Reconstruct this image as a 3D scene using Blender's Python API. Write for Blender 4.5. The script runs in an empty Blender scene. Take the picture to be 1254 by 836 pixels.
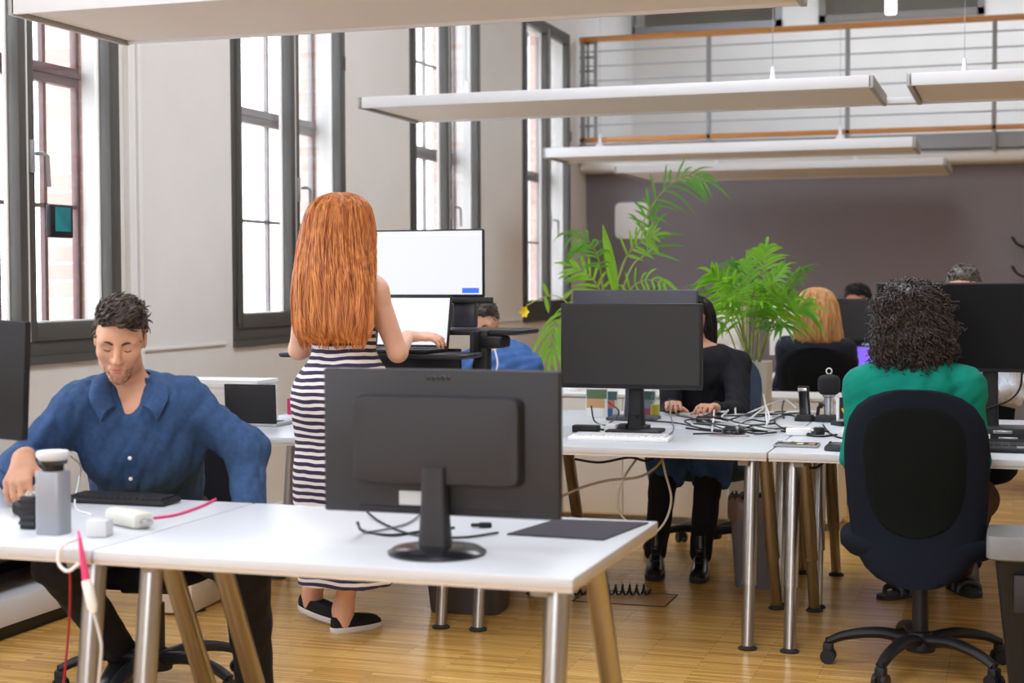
import bpy, bmesh, math, random
import numpy as np
from mathutils import Vector, Matrix, Euler
random.seed(7)
rng = np.random.default_rng(11)
PI = math.pi
scene = bpy.context.scene
COL = scene.collection

# ------------------------------------------------------------------ camera
F = 1896.0
YAW, PIT, ROL, EYE = math.radians(18.01), math.radians(2.2197), math.radians(-.2022), 1.35
_cy, _sy = math.cos(YAW), math.sin(YAW)
FW = np.array([-_sy * math.cos(PIT), _cy * math.cos(PIT), -math.sin(PIT)])
_r = np.array([_cy, _sy, 0.0]); _u = np.cross(_r, FW)
RT = math.cos(ROL) * _r + math.sin(ROL) * _u
UP = -math.sin(ROL) * _r + math.cos(ROL) * _u
EYEP = np.array([0, 0, EYE])
cam = bpy.data.cameras.new('camera'); camo = bpy.data.objects.new('camera', cam); COL.objects.link(camo)
cam.sensor_width = 36; cam.lens = F / 1254 * 36
cam.dof.use_dof = True; cam.dof.focus_distance = 5.75; cam.dof.aperture_fstop = 3.0
camo.matrix_world = Matrix(((RT[0], UP[0], -FW[0], 0), (RT[1], UP[1], -FW[1], 0), (RT[2], UP[2], -FW[2], EYE), (0, 0, 0, 1)))
cam.clip_start = .05; cam.clip_end = 200
scene.camera = camo


def ray(x, y): return FW + RT * (x - 627) / F - UP * (y - 418) / F
def at(x, y, Y):
    d = ray(x, y); return EYEP + d * Y / d[1]
def atz(x, y, z):
    d = ray(x, y); return EYEP + d * (z - EYE) / d[2]
def A(*v): return np.array(v, float)


# ------------------------------------------------------------------ materials
MATS = {}


def mat(name, col, rough=.5, metal=0., noise=0., nscale=20., bump=0., bscale=200., spec=.5, sss=0., coat=0., emit=0., stretch=None, trans=0.):
    if name in MATS: return MATS[name]
    m = bpy.data.materials.new(name); m.use_nodes = True
    nt = m.node_tree; b = nt.nodes['Principled BSDF']
    b.inputs['Base Color'].default_value = (*col, 1); b.inputs['Roughness'].default_value = rough
    b.inputs['Metallic'].default_value = metal; b.inputs['Specular IOR Level'].default_value = spec
    if coat: b.inputs['Coat Weight'].default_value = coat; b.inputs['Coat Roughness'].default_value = .1
    if sss:
        b.inputs['Subsurface Weight'].default_value = sss; b.inputs['Subsurface Radius'].default_value = (.012, .005, .003); b.inputs['Subsurface Scale'].default_value = 1
    if emit: b.inputs['Emission Color'].default_value = (*col, 1); b.inputs['Emission Strength'].default_value = emit
    if trans: b.inputs['Transmission Weight'].default_value = trans
    tc = nt.nodes.new('ShaderNodeTexCoord'); src = tc.outputs['Object']
    if stretch:
        mp = nt.nodes.new('ShaderNodeMapping'); mp.inputs['Scale'].default_value = stretch; nt.links.new(src, mp.inputs['Vector']); src = mp.outputs['Vector']
    if noise:
        n = nt.nodes.new('ShaderNodeTexNoise'); n.inputs['Scale'].default_value = nscale; n.inputs['Detail'].default_value = 4
        nt.links.new(src, n.inputs['Vector'])
        r = nt.nodes.new('ShaderNodeValToRGB')
        r.color_ramp.elements[0].position = .3; r.color_ramp.elements[1].position = .7
        r.color_ramp.elements[0].color = (*[max(0, c * (1 - noise)) for c in col], 1)
        r.color_ramp.elements[1].color = (*[min(1, c * (1 + noise)) for c in col], 1)
        nt.links.new(n.outputs['Fac'], r.inputs['Fac']); nt.links.new(r.outputs['Color'], b.inputs['Base Color'])
    if bump:
        n2 = nt.nodes.new('ShaderNodeTexNoise'); n2.inputs['Scale'].default_value = bscale; n2.inputs['Detail'].default_value = 3
        nt.links.new(src, n2.inputs['Vector'])
        bp = nt.nodes.new('ShaderNodeBump'); bp.inputs['Strength'].default_value = bump; bp.inputs['Distance'].default_value = .004
        nt.links.new(n2.outputs['Fac'], bp.inputs['Height']); nt.links.new(bp.outputs['Normal'], b.inputs['Normal'])
    MATS[name] = m
    return m


def hexlin(r, g, b):
    return tuple(((c / 255) / 12.92 if c <= 10 else ((c / 255 + .055) / 1.055) ** 2.4) for c in (r, g, b))


def mat_floor():
    m = bpy.data.materials.new('oak_strip_parquet'); m.use_nodes = True
    nt = m.node_tree; b = nt.nodes['Principled BSDF']; L = nt.links.new
    tc = nt.nodes.new('ShaderNodeTexCoord')
    br = nt.nodes.new('ShaderNodeTexBrick')
    br.inputs['Scale'].default_value = 1.0; br.inputs['Mortar Size'].default_value = .0006
    br.inputs['Brick Width'].default_value = .42; br.inputs['Row Height'].default_value = .024
    br.inputs['Color1'].default_value = (*hexlin(228, 184, 106), 1); br.inputs['Color2'].default_value = (*hexlin(190, 142, 74), 1)
    br.inputs['Mortar'].default_value = (*hexlin(120, 84, 48), 1); br.inputs['Bias'].default_value = -.1
    L(tc.outputs['Object'], br.inputs['Vector'])
    mp = nt.nodes.new('ShaderNodeMapping'); mp.inputs['Scale'].default_value = (2.5, 60, 1); L(tc.outputs['Object'], mp.inputs['Vector'])
    n = nt.nodes.new('ShaderNodeTexNoise'); n.inputs['Scale'].default_value = 1.2; n.inputs['Detail'].default_value = 6; L(mp.outputs['Vector'], n.inputs['Vector'])
    r = nt.nodes.new('ShaderNodeValToRGB'); r.color_ramp.elements[0].color = (.70, .66, .60, 1); r.color_ramp.elements[1].color = (1.15, 1.14, 1.1, 1)
    r.color_ramp.elements[0].position = .3; r.color_ramp.elements[1].position = .7
    L(n.outputs['Fac'], r.inputs['Fac'])
    mx = nt.nodes.new('ShaderNodeMix'); mx.data_type = 'RGBA'; mx.blend_type = 'MULTIPLY'; mx.inputs['Factor'].default_value = 1
    L(br.outputs['Color'], mx.inputs['A']); L(r.outputs['Color'], mx.inputs['B']); L(mx.outputs['Result'], b.inputs['Base Color'])
    b.inputs['Roughness'].default_value = .24; b.inputs['Specular IOR Level'].default_value = .5
    bp = nt.nodes.new('ShaderNodeBump'); bp.inputs['Strength'].default_value = .12; bp.inputs['Distance'].default_value = .002
    L(n.outputs['Fac'], bp.inputs['Height']); L(bp.outputs['Normal'], b.inputs['Normal'])
    return m


def mat_brick(name, c1, c2, mortar):
    m = bpy.data.materials.new(name); m.use_nodes = True
    nt = m.node_tree; b = nt.nodes['Principled BSDF']; L = nt.links.new
    tc = nt.nodes.new('ShaderNodeTexCoord')
    sep = nt.nodes.new('ShaderNodeSeparateXYZ'); L(tc.outputs['Object'], sep.inputs[0])
    add = nt.nodes.new('ShaderNodeMath'); L(sep.outputs['X'], add.inputs[0]); L(sep.outputs['Y'], add.inputs[1])
    cb = nt.nodes.new('ShaderNodeCombineXYZ'); L(add.outputs[0], cb.inputs['X']); L(sep.outputs['Z'], cb.inputs['Y'])
    br = nt.nodes.new('ShaderNodeTexBrick'); br.inputs['Scale'].default_value = 1
    br.inputs['Brick Width'].default_value = .25; br.inputs['Row Height'].default_value = .085; br.inputs['Mortar Size'].default_value = .007
    br.inputs['Color1'].default_value = (*c1, 1); br.inputs['Color2'].default_value = (*c2, 1); br.inputs['Mortar'].default_value = (*mortar, 1)
    L(cb.outputs[0], br.inputs['Vector']); L(br.outputs['Color'], b.inputs['Base Color'])
    b.inputs['Roughness'].default_value = .85
    bp = nt.nodes.new('ShaderNodeBump'); bp.inputs['Strength'].default_value = .4; bp.inputs['Distance'].default_value = .006; bp.invert = True
    L(br.outputs['Fac'], bp.inputs['Height']); L(bp.outputs['Normal'], b.inputs['Normal'])
    return m


def mat_glass(name='window_glass', tint=(1, 1, 1), refl=1.0):
    if name in MATS: return MATS[name]
    m = bpy.data.materials.new(name); m.use_nodes = True
    nt = m.node_tree; nt.nodes.clear(); L = nt.links.new
    o = nt.nodes.new('ShaderNodeOutputMaterial'); t = nt.nodes.new('ShaderNodeBsdfTransparent'); t.inputs[0].default_value = (*tint, 1)
    g = nt.nodes.new('ShaderNodeBsdfGlossy'); g.inputs['Roughness'].default_value = .02
    fr = nt.nodes.new('ShaderNodeLayerWeight'); fr.inputs[0].default_value = .5
    pw = nt.nodes.new('ShaderNodeMath'); pw.operation = 'POWER'; pw.inputs[1].default_value = 5; L(fr.outputs['Facing'], pw.inputs[0])
    mu = nt.nodes.new('ShaderNodeMath'); mu.operation = 'MULTIPLY_ADD'; mu.inputs[1].default_value = .9 * refl; mu.inputs[2].default_value = .04; L(pw.outputs[0], mu.inputs[0])
    mx = nt.nodes.new('ShaderNodeMixShader'); L(mu.outputs[0], mx.inputs[0]); L(t.outputs[0], mx.inputs[1]); L(g.outputs[0], mx.inputs[2]); L(mx.outputs[0], o.inputs[0])
    MATS[name] = m
    return m


# ------------------------------------------------------------------ mesh building
def rotm(rx=0, ry=0, rz=0): return np.array(Euler((rx, ry, rz)).to_matrix())


class MB:
    def __init__(s): s.v = []; s.f = []; s.m = []; s.mi = 0
    def add(s, vs, fs):
        o = len(s.v); s.v += [tuple(map(float, p)) for p in vs]
        for f in fs: s.f.append([i + o for i in f]); s.m.append(s.mi)
        return s
    def box(s, c, size, rot=None, bev=0., seg=2):
        if bev <= 0:
            v = [(x * size[0] / 2, y * size[1] / 2, z * size[2] / 2) for x in (-1, 1) for y in (-1, 1) for z in (-1, 1)]
            f = [(0, 1, 3, 2), (4, 6, 7, 5), (0, 4, 5, 1), (2, 3, 7, 6), (0, 2, 6, 4), (1, 5, 7, 3)]
        else:
            bm = bmesh.new(); bmesh.ops.create_cube(bm, size=1)
            bmesh.ops.scale(bm, vec=size, verts=bm.verts)
            bmesh.ops.bevel(bm, geom=bm.edges[:], offset=min(bev, min(size) * .49), segments=seg, affect='EDGES', profile=.5)
            bm.verts.index_update(); v = [tuple(p.co) for p in bm.verts]; f = [[q.index for q in p.verts] for p in bm.faces]; bm.free()
        v = np.array(v)
        if rot is not None: v = v @ np.asarray(rot).T
        return s.add(v + np.array(c), f)
    def b2(s, lo, hi, bev=0.):
        lo = np.array(lo, float); hi = np.array(hi, float); return s.box((lo + hi) / 2, np.abs(hi - lo), None, bev)
    def loft(s, rings, cap=True, closed=True):
        n = len(rings[0]); vs = [p for r in rings for p in r]; fs = []
        for i in range(len(rings) - 1):
            for j in range(n if closed else n - 1):
                k = (j + 1) % n; fs.append((i * n + j, i * n + k, (i + 1) * n + k, (i + 1) * n + j))
        if cap and closed: fs.append(tuple(range(n))[::-1]); fs.append(tuple((len(rings) - 1) * n + j for j in range(n)))
        return s.add(vs, fs)
    def tube(s, pts, r, n=8, cap=True, flat=1., up=None):
        P = np.array(pts, float); m = len(P); rad = np.broadcast_to(np.array(r, float), (m,))
        T = np.gradient(P, axis=0); T /= np.linalg.norm(T, axis=1)[:, None] + 1e-12
        u0 = np.array(up if up is not None else ((0, 0, 1) if abs(T[0][2]) < .9 else (1, 0, 0)), float)
        rings = []; u = u0
        for i in range(m):
            if up is not None: u = u0
            u = u - T[i] * (u @ T[i]); u /= np.linalg.norm(u) + 1e-12; w = np.cross(T[i], u)
            a = np.linspace(0, 2 * PI, n, endpoint=False)
            rings.append(P[i] + rad[i] * (np.cos(a)[:, None] * w + flat * np.sin(a)[:, None] * u))
        return s.loft(rings, cap)
    def cyl(s, a, b, r, n=20, r2=None): return s.tube([a, b], [r, r if r2 is None else r2], n)
    def lathe(s, prof, n=28, c=(0, 0, 0), M=None):
        a = np.linspace(0, 2 * PI, n, endpoint=False); rings = []
        for r, z in prof:
            q = np.stack([r * np.cos(a), r * np.sin(a), np.full(n, z)], 1)
            if M is not None: q = q @ np.asarray(M).T
            rings.append(q + np.array(c))
        return s.loft(rings, True)
    def prism(s, poly, d, M=None, c=(0, 0, 0)):
        """polygon in local xy extruded along local z by d"""
        n = len(poly); v = np.array([(x, y, 0) for x, y in poly] + [(x, y, d) for x, y in poly], float)
        if M is not None: v = v @ np.asarray(M).T
        f = [tuple(range(n))[::-1], tuple(range(n, 2 * n))] + [(i, (i + 1) % n, n + (i + 1) % n, n + i) for i in range(n)]
        return s.add(v + np.array(c), f)
    def build(s, name, material, parent=None, smooth=True, ang=40, loc=None):
        me = bpy.data.meshes.new(name)
        v = np.array(s.v)
        if loc is not None: v = v - np.array(loc)
        me.from_pydata([tuple(p) for p in v], [], s.f); me.update()
        o = link(name, me, material, parent, loc)
        if len(o.data.materials) > 1: me.polygons.foreach_set('material_index', s.m)
        if smooth: me.shade_smooth(); me.set_sharp_from_angle(angle=math.radians(ang))
        return o


def link(name, me, material, parent=None, loc=None):
    o = bpy.data.objects.new(name, me); COL.objects.link(o)
    for mm in (material if isinstance(material, (list, tuple)) else [material]): me.materials.append(mm)
    if loc is not None: o.location = tuple(loc)
    if parent is not None: o.parent = parent
    return o


def tag(o, label=None, cat=None, group=None, kind=None):
    if label: o['label'] = label
    if cat: o['category'] = cat
    if group: o['group'] = group
    if kind: o['kind'] = kind
    return o


def thing(name, label, cat, loc=(0, 0, 0), rz=0, group=None):
    o = bpy.data.objects.new(name, None); COL.objects.link(o); o.empty_display_size = .05
    o.location = tuple(loc); o.rotation_euler = (0, 0, rz)
    return tag(o, label, cat, group)


def struct(name, mb, m, parent=None, smooth=False, **k):
    o = mb.build(name, m, parent, smooth=smooth, **k)
    if parent is None: o['kind'] = 'structure'
    return o


def dup(root, loc, rz=None, label=None, group=None):
    def cp(o, par):
        c = o.copy(); COL.objects.link(c)
        if par is not None: c.parent = par; c.matrix_parent_inverse = o.matrix_parent_inverse.copy()
        for ch in list(o.children): cp(ch, c)
        return c
    r = cp(root, None); r.location = tuple(loc)
    if rz is not None: r.rotation_euler = (0, 0, rz)
    if label: r['label'] = label
    if group: r['group'] = group
    return r


def spline(pts, n=8):
    P = [np.array(p, float) for p in pts]; P = [2 * P[0] - P[1]] + P + [2 * P[-1] - P[-2]]; out = []
    for i in range(1, len(P) - 2):
        for t in np.linspace(0, 1, n, endpoint=False):
            a, b, c, d = P[i - 1], P[i], P[i + 1], P[i + 2]
            out.append(.5 * (2 * b + (c - a) * t + (2 * a - 5 * b + 4 * c - d) * t * t + (3 * b - a - 3 * c + d) * t ** 3))
    out.append(P[-2]); return np.array(out)


def srect(w, h, p=4., n=32):
    """superellipse outline"""
    a = np.linspace(0, 2 * PI, n, endpoint=False); c, s_ = np.cos(a), np.sin(a)
    return np.stack([w / 2 * np.sign(c) * np.abs(c) ** (2 / p), h / 2 * np.sign(s_) * np.abs(s_) ** (2 / p)], 1)


# ------------------------------------------------------------------ implicit surfaces (bodies and clothes)
def cap(a, b, ra, rb=None, k=.02, fl=None, op=1):
    a = np.array(a, float); b = np.array(b, float)
    q = dict(t='c', a=a, b=b, ra=ra, rb=ra if rb is None else rb, k=k, op=op)
    if fl is not None:
        ax = np.array(fl[0], float); ax /= np.linalg.norm(ax); q['fl'] = (ax, fl[1], (a + b) / 2)
    return q
def ell(c, r, M=None, k=.02, op=1): return dict(t='e', c=np.array(c, float), r=np.array(r, float), M=np.eye(3) if M is None else np.array(M), k=k, op=op)
def cut(c, n): n = np.array(n, float); return dict(t='p', c=np.array(c, float), n=n / np.linalg.norm(n), k=0, op=0)


def pd(P, q):
    if q['t'] == 'c':
        a, b = q['a'], q['b']
        if 'fl' in q:
            ax, fc, c = q['fl']
            P = P + (fc - 1) * ((P - c) @ ax)[:, None] * ax; a = a + (fc - 1) * ((a - c) @ ax) * ax; b = b + (fc - 1) * ((b - c) @ ax) * ax
        ba = b - a; L = max(ba @ ba, 1e-12); t = np.clip((P - a) @ ba / L, 0, 1)
        return np.linalg.norm(P - a - t[:, None] * ba, axis=1) - (q['ra'] + (q['rb'] - q['ra']) * t)
    if q['t'] == 'e':
        L = (P - q['c']) @ q['M'].T; k0 = np.linalg.norm(L / q['r'], axis=1); k1 = np.linalg.norm(L / q['r'] ** 2, axis=1)
        return k0 * (k0 - 1) / np.maximum(k1, 1e-9)
    return (P - q['c']) @ q['n']


def sdf(P, prims, idx=None):
    d = np.full(len(P), 1.0)
    for q in (prims if idx is None else [prims[i] for i in idx]):
        e = pd(P, q); k = max(q['k'], 1e-5)
        if q['op'] == 1: h = np.maximum(k - np.abs(d - e), 0) / k; d = np.minimum(d, e) - h * h * k / 4
        elif q['op'] == -1: h = np.maximum(k - np.abs(d + e), 0) / k; d = np.maximum(d, -e) + h * h * k / 4
        else: d = np.maximum(d, e)
    return d


def grow(prims, dr, kk=None):
    out = []
    for q in prims:
        q = dict(q)
        if q['t'] == 'c': q['ra'] = q['ra'] + dr; q['rb'] = q['rb'] + dr
        elif q['t'] == 'e': q['r'] = q['r'] + dr
        if kk: q['k'] = kk
        out.append(q)
    return out


def sdf_mesh(prims, h=.006, disp=None):
    lo = np.full(3, 1e9); hi = -lo
    for q in prims:
        if q['op'] != 1: continue
        if q['t'] == 'c':
            r = max(q['ra'], q['rb']) + .01; lo = np.minimum(lo, np.minimum(q['a'], q['b']) - r); hi = np.maximum(hi, np.maximum(q['a'], q['b']) + r)
        else: r = q['r'].max() + .01; lo = np.minimum(lo, q['c'] - r); hi = np.maximum(hi, q['c'] + r)
    lo -= 3 * h; hi += 3 * h; B = 10
    nb = np.ceil((hi - lo) / h / B).astype(int); N = nb * B
    G = np.ones(N, np.float32)
    bi = np.stack(np.meshgrid(*[np.arange(k) for k in nb], indexing='ij'), -1).reshape(-1, 3)
    bc = lo + (bi * B + (B - 1) / 2) * h; br = B * h * .87
    D = np.stack([pd(bc, q) for q in prims], 1); dc = sdf(bc, prims)
    off = np.stack(np.meshgrid(*[np.arange(B)] * 3, indexing='ij'), -1).reshape(-1, 3) * h
    ks = np.array([q['k'] for q in prims]); ops = np.array([q['op'] for q in prims])
    for i in range(len(bi)):
        x, y, z = bi[i] * B
        if abs(dc[i]) > br * 1.6 + .03: G[x:x + B, y:y + B, z:z + B] = dc[i]; continue
        dm = np.where(ops == 1, D[i], 9).min()
        keep = ((ops == 1) & (D[i] < dm + 3.4 * br + 2 * ks)) | ((ops == -1) & (D[i] < 2 * br + 2 * ks)) | (ops == 0)
        P = lo + bi[i] * B * h + off
        d = sdf(P, prims, np.nonzero(keep)[0])
        if disp is not None: d = d + disp(P)
        G[x:x + B, y:y + B, z:z + B] = d.reshape(B, B, B)
    S = G < 0
    c = [(i, j, k) for i in (0, 1) for j in (0, 1) for k in (0, 1)]
    sl = lambda o: tuple(slice(o[a], N[a] - 1 + o[a]) for a in range(3))
    cnt = sum(S[sl(o)].astype(np.int8) for o in c)
    act = (cnt > 0) & (cnt < 8); ci = np.argwhere(act); cid = np.full(act.shape, -1, np.int32); cid[act] = np.arange(len(ci))
    V = {o: G[ci[:, 0] + o[0], ci[:, 1] + o[1], ci[:, 2] + o[2]] for o in c}
    acc = np.zeros((len(ci), 3)); num = np.zeros(len(ci))
    for a in range(3):
        for o in c:
            if o[a]: continue
            p = list(o); p[a] = 1; v0, v1 = V[o], V[tuple(p)]; x = (v0 < 0) != (v1 < 0)
            t = np.where(x, v0 / np.where(x, v0 - v1, 1), 0)
            q = np.array(o, float)[None].repeat(len(ci), 0); q[:, a] = t; acc[x] += q[x]; num[x] += 1
    vs = lo + (ci + acc / np.maximum(num, 1)[:, None]) * h
    faces = []
    for a in range(3):
        b, d = (a + 1) % 3, (a + 2) % 3
        s0 = [slice(0, N[k]) for k in range(3)]; s1 = list(s0); s0[a] = slice(0, N[a] - 1); s1[a] = slice(1, N[a])
        E0, E1 = S[tuple(s0)], S[tuple(s1)]; ed = np.argwhere(E0 != E1)
        ed = ed[(ed[:, b] > 0) & (ed[:, d] > 0) & (ed[:, b] < N[b] - 1) & (ed[:, d] < N[d] - 1)]
        ins = E0[tuple(ed.T)]
        def g(db, dd):
            e = ed.copy(); e[:, b] -= db; e[:, d] -= dd; return cid[tuple(e.T)]
        q = np.stack([g(1, 1), g(0, 1), g(0, 0), g(1, 0)], 1); q[~ins] = q[~ins][:, ::-1]; faces.append(q)
    return vs, np.concatenate(faces)


def np_mesh(name, vs, fs, material, parent=None, loc=(0, 0, 0), smooth=True):
    me = bpy.data.meshes.new(name); v = np.asarray(vs, np.float32) - np.array(loc, np.float32)
    fs = np.asarray(fs, np.int32); nf, k = fs.shape
    me.vertices.add(len(v)); me.vertices.foreach_set('co', v.ravel())
    me.loops.add(nf * k); me.loops.foreach_set('vertex_index', fs.ravel())
    me.polygons.add(nf); me.polygons.foreach_set('loop_start', np.arange(0, nf * k, k, dtype=np.int32)); me.polygons.foreach_set('loop_total', np.full(nf, k, np.int32))
    me.update(calc_edges=True); me.validate()
    if smooth: me.shade_smooth()
    return link(name, me, material, parent, None)


def body(name, prims, material, h=.006, parent=None, loc=(0, 0, 0), disp=None):
    vs, fs = sdf_mesh(prims, h, disp)
    o = np_mesh(name, vs, fs, material, parent, loc)
    if parent is None: o.location = tuple(loc)
    return o


def wrinkle(amp, sc, seed=0, stretch=(1, 1, 1)):
    r = np.random.default_rng(seed); K = r.normal(size=(10, 3)) * sc * np.array(stretch); ph = r.uniform(0, 6.28, 10)
    def f(P):
        w = np.sin(P @ (K[:5] * .45).T + ph[:5]) * .02 * 30 / sc
        Q = P + np.stack([w.sum(1), w[:, :3].sum(1), w[:, 2:].sum(1)], 1) * .5
        s_ = np.sin(Q @ K.T + ph); return amp * (1 - np.abs(s_[:, :5])).mean(1) * 1.2 - amp * .5 + amp * .4 * s_[:, 5:].mean(1)
    return f


def frame(fwd, up=(0, 0, 1)):
    """rows: right, forward, up of a figure facing fwd"""
    f = np.array(fwd, float); f /= np.linalg.norm(f); u = np.array(up, float); r = np.cross(f, u); r /= np.linalg.norm(r); u = np.cross(r, f)
    return np.array([r, f, u])


def head_prims(c, R, s=1., male=True, neck=None, ears=True):
    """c centre between the ears; R rows right, forward, up"""
    c = np.array(c, float); W = lambda x, y, z: c + s * (np.array((x, y, z), float) @ R)
    E = lambda p, r, k=.02, op=1: ell(W(*p), np.array(r) * s, R, k * s, op)
    C = lambda a, b, ra, rb, k=.02, op=1: cap(W(*a), W(*b), ra * s, rb * s, k * s, None, op)
    j = 1. if male else .9
    q = [E((0, -.012, .038), (.074, .094, .086)), E((0, .03, .02), (.066, .066, .075), .03), E((0, .03, -.045), (.056 * j, .058, .062), .035),
         C((-.042 * j, .01, -.07), (.0, .066, -.094), .022, .019, .03), C((.042 * j, .01, -.07), (.0, .066, -.094), .022, .019, .03),
         E((0, .075, -.096), (.021 * j, .017, .016), .02),
         C((-.042, .074, .026), (.042, .074, .026), .017, .017, .016),                      # brow
         E((-.042, .062, -.018), (.022, .022, .022), .03), E((.042, .062, -.018), (.022, .022, .022), .03),   # cheeks
         E((-.031, .102, .008), (.019, .018, .0125), .014, -1), E((.031, .102, .008), (.019, .018, .0125), .014, -1),
         E((-.031, .0755, .007), (.0165, .0155, .0125), .005), E((.031, .0755, .007), (.0165, .0155, .0125), .005),
         C((0, .090, .024), (0, .115, -.026), .0088, .0118, .010), E((0, .113, -.03), (.0142, .0130, .0108), .007),
         E((-.0125, .098, -.032), (.0085, .010, .008), .006), E((.0125, .098, -.032), (.0085, .010, .008), .006),
         E((0, .088, -.066), (.026, .014, .016), .015),
         C((-.019, .092, -.0595), (.019, .092, -.0595), .0052, .0052, .004), C((-.016, .0925, -.0705), (.016, .0925, -.0705), .0062, .0062, .004),
         C((-.020, .0965, -.0650), (.020, .0965, -.0650), .0022, .0022, .004, -1)]
    if ears:
        for sx in (-1, 1):
            q += [E((sx * .0755, -.01, .004), (.010, .019, .031), .008), E((sx * .085, -.004, .006), (.006, .010, .018), .006, -1)]
    if neck is not None:
        q.append(cap(W(0, -.018, -.05), neck, (.054 if male else .046) * s, (.060 if male else .05) * s, .03))
    return q


def hand_prims(w, R, curl=(.5, .5, .5, .5), s=1., side=1, thumb=(.7, .5), spread=.06):
    """w wrist; R rows: across (towards thumb when side=1), fingers, back of hand"""
    w = np.array(w, float); X, Y, Z = R; X = X * side
    kn = [w + s * (Y * l + X * x + Z * .004) for x, l in ((.030, .092), (.010, .097), (-.010, .092), (-.029, .083))]
    q = []
    for k_ in kn: q.append(cap(w + Y * .012 * s + (k_ - w - Y * ((k_ - w) @ Y)) * .55, k_, .0135 * s, .0112 * s, .012 * s))
    q.append(cap(w - Y * .02 * s, w + Y * .02 * s, .025 * s, .024 * s, .02 * s, (Z, 1.35)))
    for i, (k_, L) in enumerate(zip(kn, (.074, .082, .077, .060))):
        a = 0; p = k_; sp = spread * (1.5 - i)
        for jn, (fr, r0, r1) in enumerate(((.45, .0100, .0092), (.31, .0090, .0083), (.24, .0082, .0068))):
            a += curl[i] * (1, 1.15, .8)[jn]; d = (Y * math.cos(sp) + X * math.sin(sp)) * math.cos(a) - Z * math.sin(a)
            e = p + d * L * fr * s; q.append(cap(p, e, r0 * s, r1 * s, .004 * s)); p = e
    t0 = w + s * (Y * .024 + X * .022 - Z * .006); d = X * math.sin(thumb[0]) + Y * math.cos(thumb[0]) - Z * .35; d /= np.linalg.norm(d)
    t1 = t0 + d * .046 * s; q.append(cap(t0, t1, .0155 * s, .0118 * s, .014 * s))
    d2 = d * math.cos(thumb[1]) + (Y - X * .5 - Z * .3) / 1.3 * math.sin(thumb[1]); d2 /= np.linalg.norm(d2)
    t2 = t1 + d2 * .033 * s; q.append(cap(t1, t2, .0112 * s, .0102 * s, .004 * s)); q.append(cap(t2, t2 + (d2 * .9 + Y * .3) * .024 * s, .0102 * s, .008 * s, .004 * s))
    return q
# ------------------------------------------------------------------ world and light
w = bpy.data.worlds.new('overcast_sky'); scene.world = w; w.use_nodes = True
nt = w.node_tree; bg = nt.nodes['Background']
tcw = nt.nodes.new('ShaderNodeTexCoord'); sp = nt.nodes.new('ShaderNodeSeparateXYZ'); nt.links.new(tcw.outputs['Generated'], sp.inputs[0])
rmp = nt.nodes.new('ShaderNodeValToRGB'); nt.links.new(sp.outputs['Z'], rmp.inputs['Fac'])
rmp.color_ramp.elements[0].position = 0; rmp.color_ramp.elements[0].color = (.55, .57, .60, 1)
rmp.color_ramp.elements[1].position = .25; rmp.color_ramp.elements[1].color = (.93, 1.0, 1.12, 1)
nt.links.new(rmp.outputs['Color'], bg.inputs['Color']); bg.inputs['Strength'].default_value = 7.0
scene.view_settings.view_transform = 'Standard'; scene.view_settings.look = 'None'
scene.view_settings.exposure = 0.08; scene.view_settings.gamma = 1; scene.view_settings.use_curve_mapping = False
scene.cycles.use_denoising = True
scene.cycles.max_bounces = 10; scene.cycles.diffuse_bounces = 6; scene.cycles.transparent_max_bounces = 24
scene.cycles.sample_clamp_indirect = 6; scene.cycles.caustics_reflective = False; scene.cycles.caustics_refractive = False


def portal(c, size, rot):
    l = bpy.data.lights.new('daylight_opening', 'AREA'); l.shape = 'RECTANGLE'; l.size, l.size_y = size; l.cycles.is_portal = True
    o = bpy.data.objects.new('daylight_opening', l); COL.objects.link(o); o.location = c; o.rotation_euler = rot


M_PLASTER = mat('white_plaster', hexlin(226, 223, 218), .85, noise=.015, nscale=3)
M_WHITE = mat('white_paint', hexlin(232, 231, 228), .55)
M_FRAME = mat('grey_window_frame', hexlin(78, 77, 74), .45)
M_SEAL = mat('pale_seal', hexlin(215, 213, 208), .5)
M_OLD = mat('brown_old_sash', hexlin(112, 84, 84), .55)
M_BRICK = mat_brick('red_brick', hexlin(216, 176, 164), hexlin(200, 158, 147), hexlin(206, 190, 182))
M_DARKWALL = mat('charcoal_wall_paint', hexlin(128, 121, 128), .8, noise=.02, nscale=1.5)
M_GREYSTEEL = mat('grey_painted_steel', hexlin(150, 152, 155), .5)
M_WOODRAIL = mat('orange_wood_rail', hexlin(196, 132, 66), .4, noise=.12, nscale=6, stretch=(1, 12, 12))
M_GLASS = mat_glass()
M_CHROME = mat('chrome', (.75, .75, .76), .2, 1)
M_METAL = mat('brushed_steel', (.56, .56, .57), .32, 1)

# floor, ceiling, walls
struct('floor', MB().b2((-4.65, -3.2, -.1), (6.0, 17.2, 0)), mat_floor())
XL = -4.0; PER = 2.577; WZ0, WZ1 = 1.03, 3.66
W0 = [4.872 + PER * i for i in range(4)]; WW = 1.49
wins = [(W0[0] - 2 * PER), W0[0] - PER] + W0  # first two are bare openings out of view, included for daylight
def wall_boxes(x0, x1):
    mb = MB(); y = -3.2
    for a in wins:
        mb.b2((x0, y, 0), (x1, a, 4.7)); mb.b2((x0, a, 0), (x1, a + WW, WZ0)); mb.b2((x0, a, WZ1), (x1, a + WW, 4.7)); y = a + WW
    return mb.b2((x0, y, 0), (x1, 17.2, 4.7))
struct('wall_left', wall_boxes(-4.20, XL), M_PLASTER)
struct('wall_left_brick', wall_boxes(-4.40, -4.20), M_BRICK)
struct('wall_back', MB().b2((-4, 14.67, 0), (6, 14.8, 2.43)), M_DARKWALL)
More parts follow.
